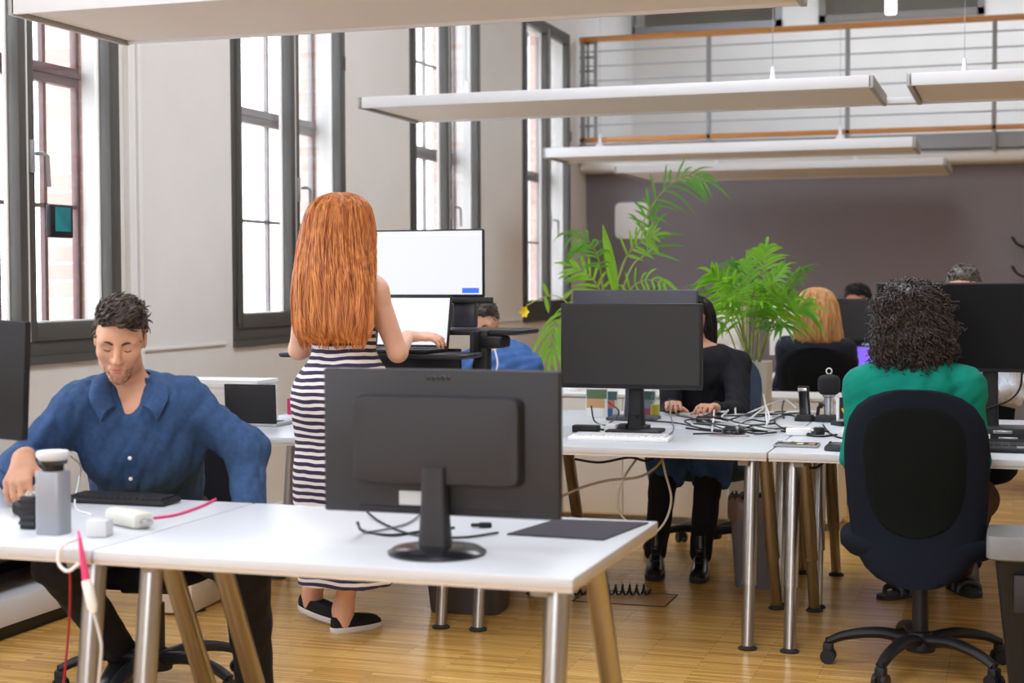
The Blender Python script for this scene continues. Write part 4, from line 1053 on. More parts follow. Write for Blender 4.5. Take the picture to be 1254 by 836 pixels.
def hairmat(name, c1, c2, scale=(60, 60, 3), rough=.42):
    if name in MATS: return MATS[name]
    m = mat(name, c1, rough, spec=.4); nt = m.node_tree; b = nt.nodes['Principled BSDF']; L = nt.links.new
    tc = nt.nodes.new('ShaderNodeTexCoord'); mp = nt.nodes.new('ShaderNodeMapping'); mp.inputs['Scale'].default_value = scale; L(tc.outputs['Object'], mp.inputs[0])
    n = nt.nodes.new('ShaderNodeTexNoise'); n.inputs['Scale'].default_value = 1.6; n.inputs['Detail'].default_value = 5; L(mp.outputs[0], n.inputs['Vector'])
    r = nt.nodes.new('ShaderNodeValToRGB'); r.color_ramp.elements[0].position = .3; r.color_ramp.elements[1].position = .7
    r.color_ramp.elements[0].color = (*c2, 1); r.color_ramp.elements[1].color = (*c1, 1); L(n.outputs['Fac'], r.inputs['Fac']); L(r.outputs['Color'], b.inputs['Base Color'])
    return m


def cloth(name, c, noise=.1, ns=30, rough=.85, bump=.25, bs=900): return mat(name, c, rough, noise=noise, nscale=ns, bump=bump, bscale=bs, spec=.25)


def hair_tufts(name, vs, fs, m, parent, loc, comb, n=500, L=.035, r=.004, lift=.35, seed=3, keep=None, curl=0., jit=.3):
    """short tapering locks rooted on a hair cap, combed along a direction field"""
    g = np.random.default_rng(seed); fs = np.asarray(fs)
    c = vs[fs].mean(1); nrm = np.cross(vs[fs[:, 1]] - vs[fs[:, 0]], vs[fs[:, 3]] - vs[fs[:, 0]]); nrm /= np.linalg.norm(nrm, axis=1)[:, None] + 1e-9
    ok = np.arange(len(c)) if keep is None else np.nonzero(keep(c, nrm))[0]
    mb = MB()
    for i in g.choice(ok, min(n, len(ok)), replace=False):
        p, nn = c[i], nrm[i]; d = comb(p, nn) + g.normal(size=3) * jit; d = d - nn * (d @ nn); d /= np.linalg.norm(d) + 1e-9
        l = L * g.uniform(.6, 1.3); rr = r * g.uniform(.7, 1.3)
        if curl:
            t = np.linspace(0, 1, 14); w_ = np.cross(d, nn); a = g.uniform(0, 6.28) + t * g.uniform(9, 14)
            P = p + nn * .002 + d * (t * l)[:, None] + curl * (np.cos(a)[:, None] * w_ + np.sin(a)[:, None] * nn) * (.4 + .6 * t)[:, None]
            mb.tube(P, rr * (1 - .6 * t), 5)
        else:
            t = np.linspace(0, 1, 5)
            P = p - nn * .004 + d * (t * l)[:, None] + nn * (lift * l * np.sin(t * PI * .75))[:, None]
            mb.tube(P, rr * (1 - .85 * t ** 1.5), 5)
    o = mb.build(name, m, parent, ang=80); o.data.transform(Matrix.Translation(-Vector(loc))); return o


def face_parts(par, loc, c, R, s, brow_m, closed=True, mouth=True):
    W = lambda x, y, z: np.array(c, float) + s * (A(x, y, z) @ R) - np.array(loc)
    for sx in (-1, 1):
        P = spline([W(sx * .014, .0965, .0235), W(sx * .030, .0965, .0315), W(sx * .047, .084, .0255)], 6)
        MB().tube(P, np.array([.0040, .005, .0054, .0056, .0056, .0054, .005, .0046, .004, .0034, .0027, .002, .001]) * s * 1.1, 8, flat=.6).build('eyebrow', brow_m, par)
        P = spline([W(sx * .017, .0868, .0025), W(sx * .031, .0918, -.001), W(sx * .0455, .0845, .0035)], 6)
        MB().tube(P, .0013 * s, 6).build('eyelashes', M_LASH, par)
    if mouth:
        for z, r in ((-.0602, .0046), (-.0702, .0052)):
            P = spline([W(-.019, .0910, -.0690), W(-.010, .0978, z), W(0, .0985, z - .0008), W(.010, .0978, z), W(.019, .0910, -.0690)], 5)
            k = len(P); MB().tube(P, r * s * (.15 + .85 * np.sin(np.linspace(0, PI, k)) ** .7), 8, flat=.8).build('lip', M_LIP, par)


def shoe(name, parent, loc, heel, toe, m_up, m_sole, h=.09, w_=.088, boot=0., low=False):
    """heel and toe points on the floor (world)"""
    heel = np.array(heel, float) - np.array(loc); toe = np.array(toe, float) - np.array(loc)
    f = toe - heel; L = np.linalg.norm(f); f /= L; s_ = np.cross(f, A(0, 0, 1)); s_ /= np.linalg.norm(s_)
    def ring(z, a0, a1, k):
        o = []
        for t in np.linspace(0, 2 * PI, 28, endpoint=False):
            u = .5 - .5 * math.cos(t); wd = w_ / 2 * k * (.78 + .26 * math.sin(min(1, u * 1.25) * PI * .62)) * abs(math.sin(t)) ** .55 * (1 if math.sin(t) >= 0 else -1)
            o.append(heel + f * (a0 + (a1 - a0) * u) * L + s_ * wd + A(0, 0, z))
        return o
    up = MB()
    rs = [ring(.014, .0, 1.0, .98), ring(.034, -.005, .99, 1.0), ring(.05, .0, .90, .93), ring(.062, .02, .72, .84), ring(h * .82, .03, .56, .74), ring(h, .04, .44, .66)]
    if low: rs = rs[:3] + [ring(.056, .01, .80, .86), ring(.062, .02, .60, .8)]
    if boot: rs += [ring(h + boot * k, .03, .42, .66) for k in (.4, .8, 1.0)]
    up.loft(rs).build(name, m_up, parent, ang=60)
    o = [c for c in parent.children][-1]
    MB().loft([ring(0, .0, .99, .99), ring(.004, -.01, 1.01, 1.04), ring(.020, -.01, 1.01, 1.04), ring(.022, .0, 1.0, .99)]).build('sole', m_sole, o, ang=50)
    return o


def limb(pts, rads, k=.02, fl=None):
    return [cap(pts[i], pts[i + 1], rads[i], rads[i + 1], k, fl) for i in range(len(pts) - 1)]


def person(label, loc, prims, m, h=.006, group=None):
    o = body('person', prims, m, h, None, loc); tag(o, label, 'person', group); return o


def garment(name, prims, m, par, loc, h=.006, disp=None): return body(name, prims, m, h, par, loc, disp)


# ------------------------------------------------ 1. the man in the blue shirt
def build_man():
    loc = at(150, 600, 4.4) * A(1, 1, 0)
    R = frame((.48, -.88, 0)); rt = R[0]; fw_ = R[1]
    neck0 = at(160, 477, 4.06); hc = at(147, 417, 3.98)
    pel = A(-2.64, 4.37, .56); waist = A(-2.60, 4.27, .76); chest = (neck0 + A(0, .06, -.16)); up_ = neck0 + A(0, .03, -.06)
    sr, sl = at(97, 498, 3.99), at(226, 492, 4.13)
    er, wr = at(20, 576, 3.92), at(28, 563, 3.72)
    el, wl = at(301, 550, 4.19), at(306, 632, 4.10)
    hipr, hipl = pel + rt * .09 + A(0, -.02, 0), pel - rt * .09 + A(0, -.02, 0)
    kr, ar = at(72, 690, 3.95), at(150, 800, 4.50)
    kl, al = at(300, 696, 4.02), at(314, 858, 4.22)
    torso = [cap(pel, waist, .150, .146, .06, (fw_, 1.3)), cap(waist, chest, .146, .150, .07, (fw_, 1.35)), cap(up_ + rt * .09, up_ - rt * .09, .085, .085, .08), cap(chest + rt * .05, chest - rt * .05, .125, .125, .08, (fw_, 1.25)),
             cap(up_ + rt * .02, sr, .066, .056, .05), cap(up_ - rt * .02, sl, .066, .056, .05)]
    arm_r = limb([sr, er], [.053, .045], .035) + limb([er, wr], [.046, .031], .02)
    arm_l = limb([sl, el], [.053, .045], .035) + limb([el, wl], [.046, .031], .02)
    leg_r = limb([hipr, kr], [.088, .06], .05) + limb([kr, ar], [.06, .042], .03)
    leg_l = limb([hipl, kl], [.088, .06], .05) + limb([kl, al], [.06, .042], .03)
    hu = (.02, .50, .87); HF = np.array((.42, -.84, -.34)); HR = frame(HF, (.05, 0, 1)); s = .915
    head = head_prims(hc, HR, s, True, neck0 + A(0, .03, -.03))
    # right hand gripping the dark thing by the grey column
    hd = np.array((.30, -.72, -.55)); hd /= np.linalg.norm(hd); hz = A(.1, -.75, .66); hx = np.cross(hd, hz); hx /= np.linalg.norm(hx); hz = np.cross(hx, hd)
    hand_r = hand_prims(wr + A(.012, -.012, .0), np.array([-hx, hd, hz]), (.75, .7, .65, .6), 1.05, 1, (.8, .6))
    hd2 = np.array((.0, -.35, -.93)); hx2 = A(-1, 0, 0); hz2 = np.cross(hd2, hx2) * -1
    hand_l = hand_prims(wl + A(0, -.005, -.02), np.array([hx2, hd2 / np.linalg.norm(hd2), hz2]), (.3, .35, .4, .4), 1.05, 1)
    allp = torso + arm_r + arm_l + leg_r + leg_l + head + hand_r + hand_l
    o = person('seated man in a blue button shirt looking down at the nearest desk', loc, allp, SK_TAN, .0045)
    # shirt
    sh = grow(torso, .012) + grow(arm_r[:1], .012) + grow(arm_l[:1], .012)
    sh += [dict(q, ra=q['ra'] + .013, rb=q['rb'] + .017) for q in (arm_r[1], arm_l[1])]
    sh[-2] = dict(sh[-2], b=er + (wr - er) * .90); sh[-1] = dict(sh[-1], b=el + (wl - el) * .92)
    sh += [cap(er, er, .059, k=.03), cap(el, el, .067, k=.03)]
    col_c = neck0 + A(0, .03, -.01)
    vz = neck0 + fw_ * .15 + A(0, 0, -.185)
    sh += [cap(neck0 + A(0, .02, .0), neck0 + A(0, .0, .12), .060, .062, .012, None, -1), cap(neck0 + fw_ * .075 + A(0, 0, .03), vz, .055, .003, .012, None, -1),
           cut(pel + A(0, 0, -.03), (0, .0, -1))]
    dw = wrinkle(.013, 40, 5, (1, 1, .7))
    ws = garment('shirt', sh, cloth('blue_denim_shirt', hexlin(54, 80, 118), .16, 60), o, loc, .005, dw)
    # collar leaves, placket and buttons are laid on the shirt front
    M_SH = cloth('blue_denim_shirt', (0, 0, 0))
    full = [q for q in sh if q['op'] != -1]
    def front(x_, z_, offs=0.):
        c0 = A(neck0[0], neck0[1], 0) + rt * x_ + A(0, 0, z_); ts = np.linspace(.34, -.12, 230); P = c0 + ts[:, None] * fw_; d = sdf(P, full) + dw(P); i = np.nonzero(d < 0)[0]
        return (P[i[0]] if len(i) else c0 + fw_ * .02) + fw_ * offs
    nz = neck0[2]
    fz = lambda x_, z_, o_: (front(x_, nz + z_, o_) - A(neck0[0], neck0[1], 0)) @ fw_
    for sg in (1, -1):
        tp = [(0, -.066, .058), (sg * .048, -.045, .058), (sg * .066, .005, .052), (sg * .060, .052, .022), (sg * .042, fz(sg * .042, -.045, .016), -.040)]
        bt = [(0, -.106, .016), (sg * .078, -.075, .016), (sg * .114, .002, .012), (sg * .112, max(.06, fz(sg * .112, -.03, .022)), -.022), (sg * .080, fz(sg * .08, -.085, .026), -.086)]
        tp, bt = spline(tp, 6), spline(bt, 6); rows = []
        for a_, b_ in zip(tp, bt):
            o_ = (b_ - a_); out = np.cross(o_, A(0, 0, 1)); row = []
            nrm = A(a_[0], a_[1], 0); nrm /= np.linalg.norm(nrm) + 1e-9
            top_row = [a_ + o_ * u + nrm * .016 * math.sin(PI * u) + A(0, 0, .006 * math.sin(PI * u)) for u in np.linspace(0, 1, 7)]
            row = top_row + [q_ - nrm * .009 - A(0, 0, .004) for q_ in top_row[::-1]]
            rows.append([neck0 + rt * q_[0] + fw_ * q_[1] + A(0, 0, q_[2]) for q_ in row])
        MB().loft(rows).build('collar', M_SH, ws, ang=50).data.transform(Matrix.Translation(-Vector(loc)))
    bandp = [cap(neck0 + A(0, .03, -.02), neck0 + A(0, .022, .030), .074, .070, .01), cap(neck0 + A(0, .03, -.05), neck0 + A(0, .022, .08), .066, .062, .004, None, -1), cap(neck0 + fw_ * .07 + A(0, 0, -.05), neck0 + fw_ * .07 + A(0, 0, .06), .05, .055, .006, None, -1), cut(neck0 + A(0, 0, .030), (-.25 * fw_[0], -.25 * fw_[1], 1))]
    garment('collar_band', bandp, M_SH, ws, loc, .004)
    strip = [front(0, z_) for z_ in np.linspace(vz[2] + .004, .70, 22)]
    pl = MB(); pl.loft([[p + rt * .017 - fw_ * .004, p + rt * .017 + fw_ * .008, p - rt * .017 + fw_ * .008, p - rt * .017 - fw_ * .004] for p in strip]).build('placket', M_SH, ws, ang=30).data.transform(Matrix.Translation(-Vector(loc)))
    Mb = frame(fw_); Mb = np.stack([Mb[0], Mb[2], -Mb[1]], 1)
    for z_ in np.arange(vz[2] - .012, .71, -.064):
        p = front(0, z_) + fw_ * .0095; MB().lathe([(0, 0), (.0055, 0), (.006, -.0015), (.004, -.003), (0, -.003)], 14, p - np.array(loc), Mb).build('button', M_WHITEP, ws)
    # trousers
    tr_ = grow(leg_r + leg_l, .012) + [cap(pel + rt * .07, pel - rt * .07, .125, .125, .06), cut(pel + A(0, 0, .1), (0, 0, 1))]
    garment('trousers', tr_, cloth('black_jeans', (.018, .019, .024), .15), o, loc, .006, wrinkle(.008, 22, 8))
    for a_, d_ in ((ar, (.25, -.95)), (al, (.1, -1))):
        f = A(d_[0], d_[1], 0); f /= np.linalg.norm(f); h_ = A(a_[0], a_[1], 0) - f * .05
        shoe('shoe', o, loc, h_, h_ + f * .28, mat('black_leather', (.014, .014, .015), .35), M_RUB, .10)
    # hair
    W = lambda x, y, z: hc + s * (A(x, y, z) @ HR)
    hp = [ell(W(0, -.022, .052), A(.081, .100, .084) * s, HR, .03), ell(W(0, .035, .104), A(.062, .06, .034) * s, HR, .03), ell(W(-.02, .055, .104), A(.045, .038, .028) * s, HR, .03),
          ell(W(0, .105, .005), A(.070, .062, .085) * s, HR, .012, -1), ell(W(0, .02, -.09), A(.12, .14, .075) * s, HR, .015, -1),
          ell(W(.085, .0, .0), A(.02, .035, .04) * s, HR, .01, -1), ell(W(-.085, .0, .0), A(.02, .035, .04) * s, HR, .01, -1)]
    hm = hairmat('dark_brown_hair', (.070, .040, .025), (.020, .012, .008), (40, 40, 12))
    vs, fs = sdf_mesh(hp, .004, wrinkle(.008, 60, 2)); ho = np_mesh('hair', vs, fs, hm, o, loc)
    hair_tufts('hair_locks', vs, fs, hm, ho, loc, lambda p, n_: (A(-.75, .25, .55) @ HR) if ((p - hc) @ HR[2]) > .06 else (A(0, -.5, -.6) @ HR), 420, .032, .0040, .25, keep=lambda c, n_: (((c - hc) @ HR[2]) > -.0))
    face_parts(o, loc, hc, HR, s, hm)
    # short beard shadow: fine stubble hairs on jaw, chin and upper lip
    g = np.random.default_rng(4); st = MB(); hp2 = head
    for _ in range(650):
        a = g.uniform(-.85, .85); z_ = g.uniform(-.118, -.054)
        if abs(a) < .30 and -.082 < z_ < -.056: continue
        if z_ > -.062 and abs(a) > .34 and abs(a) < .95: continue
        d = (A(math.sin(a), math.cos(a), 0) @ HR); c0 = W(0, .02, z_); ts = np.linspace(.03, .11, 60); P = c0 + ts[:, None] * d * s; dd = sdf(P, hp2); i = np.nonzero(dd > 0)[0]
        if len(i) == 0: continue
        p = P[i[0]]; st.tube([p - d * .001, p + d * .0008 - HR[2] * .0025], [.0005, .0003], 3)
    st.build('stubble', mat('stubble_brown', (.05, .03, .022), .7), o).data.transform(Matrix.Translation(-Vector(loc)))
    return o
build_man()
p = at(42, 596, 3.52)
hm_ = thing('hand_scanner', 'small black thing gripped by the right hand of the man in blue', 'gadget', (p[0] - .02, p[1] + .02, DZ)); MB().box((0, 0, .02), (.06, .10, .038), rotm(0, 0, -.3), .012).build('body', M_BLACK, hm_); MB().box((0, -.02, .04), (.03, .03, .006), rotm(0, 0, -.3), .002).build('top_button', M_DGREY, hm_)
office_chair('black swivel chair under the man in the blue shirt', (-2.70, 4.48), PI + .2, M_SEATK, .46, .46, .52, base_rot=.2, back_z=.42)
# ------------------------------------------------ 2. the standing woman
def stripes():
    m = bpy.data.materials.new('striped_jersey'); m.use_nodes = True; nt = m.node_tree; b = nt.nodes['Principled BSDF']; L = nt.links.new
    tc = nt.nodes.new('ShaderNodeTexCoord'); n = nt.nodes.new('ShaderNodeTexNoise'); n.inputs['Scale'].default_value = 6; L(tc.outputs['Object'], n.inputs['Vector'])
    sp_ = nt.nodes.new('ShaderNodeSeparateXYZ'); L(tc.outputs['Object'], sp_.inputs[0])
    a = nt.nodes.new('ShaderNodeMath'); a.operation = 'MULTIPLY_ADD'; a.inputs[1].default_value = .03; L(n.outputs['Fac'], a.inputs[0]); L(sp_.outputs['Z'], a.inputs[2])
    md = nt.nodes.new('ShaderNodeMath'); md.operation = 'PINGPONG'; md.inputs[1].default_value = .0135; L(a.outputs[0], md.inputs[0])
    gt = nt.nodes.new('ShaderNodeMath'); gt.operation = 'GREATER_THAN'; gt.inputs[1].default_value = .0072; L(md.outputs[0], gt.inputs[0])
    mx = nt.nodes.new('ShaderNodeMix'); mx.data_type = 'RGBA'; mx.inputs['A'].default_value = (*hexlin(52, 42, 72), 1); mx.inputs['B'].default_value = (*hexlin(236, 230, 228), 1)
    L(gt.outputs[0], mx.inputs['Factor']); L(mx.outputs['Result'], b.inputs['Base Color']); b.inputs['Roughness'].default_value = .85
    n2 = nt.nodes.new('ShaderNodeTexNoise'); n2.inputs['Scale'].default_value = 900; bp = nt.nodes.new('ShaderNodeBump'); bp.inputs['Strength'].default_value = .2; bp.inputs['Distance'].default_value = .002
    L(tc.outputs['Object'], n2.inputs['Vector']); L(n2.outputs['Fac'], bp.inputs['Height']); L(bp.outputs['Normal'], b.inputs['Normal'])
    return m


def long_hair(par, loc, rings, m, n=300, amp=.006, seed=5, r=.0042, name='hair', ends=.04):
    """rings: (centre, half width vector, half depth vector) from crown to tips; strands lie on a solid fall of hair"""
    g = np.random.default_rng(seed); C_ = np.array([q[0] for q in rings]); U = np.array([q[1] for q in rings]); V_ = np.array([q[2] for q in rings]); T = np.linspace(0, 1, len(rings))
    ph = g.uniform(0, 6.28, 40)
    def S(th, t, k=1.):
        f = lambda Q: np.stack([np.interp(t, T, Q[:, i]) for i in range(3)], -1)
        th = np.asarray(th); rr = k * (1 + .035 * np.sin(th * 11 + ph[0] + 3 * t) + .025 * np.sin(th * 23 + ph[1] - 4 * t) + .02 * np.sin(th * 41 + ph[2]))
        return f(C_) + (np.cos(th) * rr)[..., None] * f(U) + (np.sin(th) * rr)[..., None] * f(V_)
    tt = np.linspace(0, 1, 60); th = np.linspace(0, 2 * PI, 160, endpoint=False)
    rg = [S(th, np.full(160, t), .96) for t in tt]
    mb = MB().loft([q - np.array(loc) for q in rg]); ho = mb.build(name, m, par, ang=80)
    sm_ = MB()
    for i in range(n):
        a = g.uniform(0, 2 * PI); t0 = g.uniform(.0, .06); t1 = 1 + g.uniform(-.05, ends); t = np.linspace(t0, t1, 26)
        aa = a + .16 * np.sin(t * g.uniform(5, 12) + g.uniform(0, 6.28)) * t + g.normal() * .05 * t
        P = S(aa, np.minimum(t, 1), 1.0 + .015 * g.normal()); P[:, 2] -= np.maximum(t - 1, 0) * (C_[0][2] - C_[-1][2])
        sm_.tube(P - np.array(loc), r * g.uniform(.6, 1.3) * (1 - .75 * t ** 3 * .9), 5)
    sm_.build('hair_locks', m, ho, ang=80); return ho


def build_woman():
    Yc = 5.41; loc = at(420, 770, Yc) * A(1, 1, 0)
    R = frame((.24, .97, 0)); rt, fw_ = R[0], R[1]; cx = at(420, 500, Yc)[0]
    P0 = A(cx, Yc, 0)
    pel, waist, chest, nk, hc = P0 + A(0.0, .0, .90), P0 + A(.01, -.005, 1.10), P0 + A(.005, .0, 1.26), P0 + A(0, 0, 1.425), at(416, 272, Yc + .03)
    hc[2] = 1.563
    sr, sl = at(459, 357, Yc + .0), at(376, 357, Yc - .03)
    er, wr = at(487, 431, Yc + .06), at(500, 412, Yc + .29)
    el, wl = at(366, 428, Yc + .02), at(398, 428, Yc + .26)
    hr_, tr_ = atz(409, 775, 0), atz(459, 767, 0); hl_, tl_ = atz(374, 756, 0), atz(414, 764, 0)
    anr = hr_ * .78 + tr_ * .22 + A(0, 0, .085); anl = hl_ * .78 + tl_ * .22 + A(0, 0, .11)
    kr = P0 + rt * .06 + fw_ * .04 + A(0, -.02, .47); kl = P0 - rt * .09 + A(0, .06, .47)
    torso = [cap(pel - rt * .055, pel + rt * .055, .125, .125, .07, (fw_, 1.12)), cap(pel + A(0, 0, .05), waist, .125, .098, .08, (fw_, 1.2)), cap(waist, chest, .098, .122, .07, (fw_, 1.3)),
             cap(nk + A(0, 0, -.085) + rt * .08, nk + A(0, 0, -.085) - rt * .08, .062, .062, .07), cap(nk + A(0, 0, -.03), nk + A(0, 0, -.1), .048, .075, .05)]
    arm_r = [cap(nk + A(0, 0, -.07), sr, .05, .050, .05)] + limb([sr, er], [.047, .037], .03) + limb([er, wr], [.037, .024], .02)
    arm_l = [cap(nk + A(0, 0, -.07), sl, .05, .050, .05)] + limb([sl, el], [.047, .037], .03) + limb([el, wl], [.037, .024], .02)
    legs = limb([pel + rt * .075, kr, anr, anr - A(0, 0, .05)], [.095, .056, .034, .036], .04) + limb([pel - rt * .075, kl, anl, anl - A(0, 0, .05)], [.095, .056, .034, .036], .04)
    for a_, k_ in ((anr, kr), (anl, kl)): legs.append(cap(k_ * .72 + a_ * .28 - fw_ * .018, k_ * .45 + a_ * .55 - fw_ * .008, .050, .036, .03))
    HR = frame((.26, .95, -.12))
    head = head_prims(hc, HR, .93, False, nk + A(0, 0, -.02))
    hd = A(.80, .58, -.05); hd /= np.linalg.norm(hd); hz = A(0, -.35, .93); hx = np.cross(hd, hz); hx /= np.linalg.norm(hx); hz = np.cross(hx, hd)
    hand_r = hand_prims(wr + hd * .008, np.array([-hx, hd, hz]), (.18, .3, .38, .42), .92, 1, (.9, .3))
    hd2 = A(.35, .92, -.05); hd2 /= np.linalg.norm(hd2); hx2 = np.cross(hd2, A(0, 0, 1)); hx2 /= np.linalg.norm(hx2); hz2 = np.cross(hx2, hd2)
    hand_l = hand_prims(wl, np.array([hx2, hd2, hz2]), (.3, .3, .3, .3), .92, 1)
    o = person('standing red-haired woman in a striped dress working at the raised screen', loc, torso + arm_r + arm_l + legs + head + hand_r + hand_l, SK_FAIR, .0045)
    hem = .315
    dr = grow(torso, .012) + [cap(nk + A(0, 0, -.10) + rt * .10, nk + A(0, 0, -.10) - rt * .10, .06, .06, .05, (fw_, 1.0)),
        cap(pel - rt * .075, P0 - rt * .07 + A(0, 0, .50), .135, .128, .08, (fw_, 1.15)), cap(pel + rt * .075, P0 + rt * .07 + A(0, 0, .50), .135, .128, .08, (fw_, 1.15)),
        cap(P0 - rt * .06 + A(0, 0, .6), P0 - rt * .06 + A(0, .01, .2), .133, .138, .06, (fw_, 1.1)), cap(P0 + rt * .06 + A(0, 0, .6), P0 + rt * .06 + A(0, .01, .2), .133, .138, .06, (fw_, 1.1)),
        cap(nk + A(0, 0, -.01), nk + A(0, 0, .1), .085, .085, .02, None, -1), cap(sr + A(0, 0, .06) + rt * .035, er, .062, .05, .02, None, -1), cap(sl + A(0, 0, .06) - rt * .035, el, .062, .05, .02, None, -1),
        cap(P0 - rt * .045 + A(0, 0, .1), P0 - rt * .045 + A(0, 0, hem + .02), .09, .11, .02, None, -1), cap(P0 + rt * .045 + A(0, 0, .1), P0 + rt * .045 + A(0, 0, hem + .02), .09, .11, .02, None, -1),
        cut(A(0, 0, hem), (.05, 0, -1))]
    dd = wrinkle(.010, 20, 12, (1, 1, .35)); gm = garment('dress', dr, stripes(), o, loc, .005, dd)
    ms, so = cloth('black_canvas', (.016, .016, .019), .1), mat('white_rubber_sole', hexlin(226, 224, 220), .6)
    shoe('slip_on_shoe', o, loc, hr_ - (tr_ - hr_) * .05, tr_ + (tr_ - hr_) * .12, ms, so, .075, .082, low=True)
    shoe('slip_on_shoe', o, loc, hl_ + A(0, 0, .03) - (tl_ - hl_) * .15, tl_ + (tl_ - hl_) * .35, ms, so, .075, .082, low=True)
    # hair
    px = [(236.5, 414, 422, .012, .02), (238, 406, 430, .04, 0.02), (241, 397, 438, .06, .016), (246, 390, 444, .078, .012), (256, 383, 449, .098, .005), (280, 377, 453, .112, 0.), (310, 371, 455, .110, -.03), (340, 364, 457, .085, -.085), (370, 360, 457, .06, -.115), (395, 360, 455, .05, -.130), (410, 363, 452, .038, -.135), (420, 368, 448, .02, -.135)]
    rings = []
    for y, xa, xb, dp, yo in px:
        a, b = at(xa, y, Yc + yo), at(xb, y, Yc + yo); rings.append(((a + b) / 2, (b - a) / 2 * .97, fw_ * dp))
    long_hair(o, loc, rings, hairmat('copper_red_hair', hexlin(232, 152, 84), hexlin(140, 68, 28), (55, 55, 2.5), .38), 420, ends=.05)
    return o
build_woman()


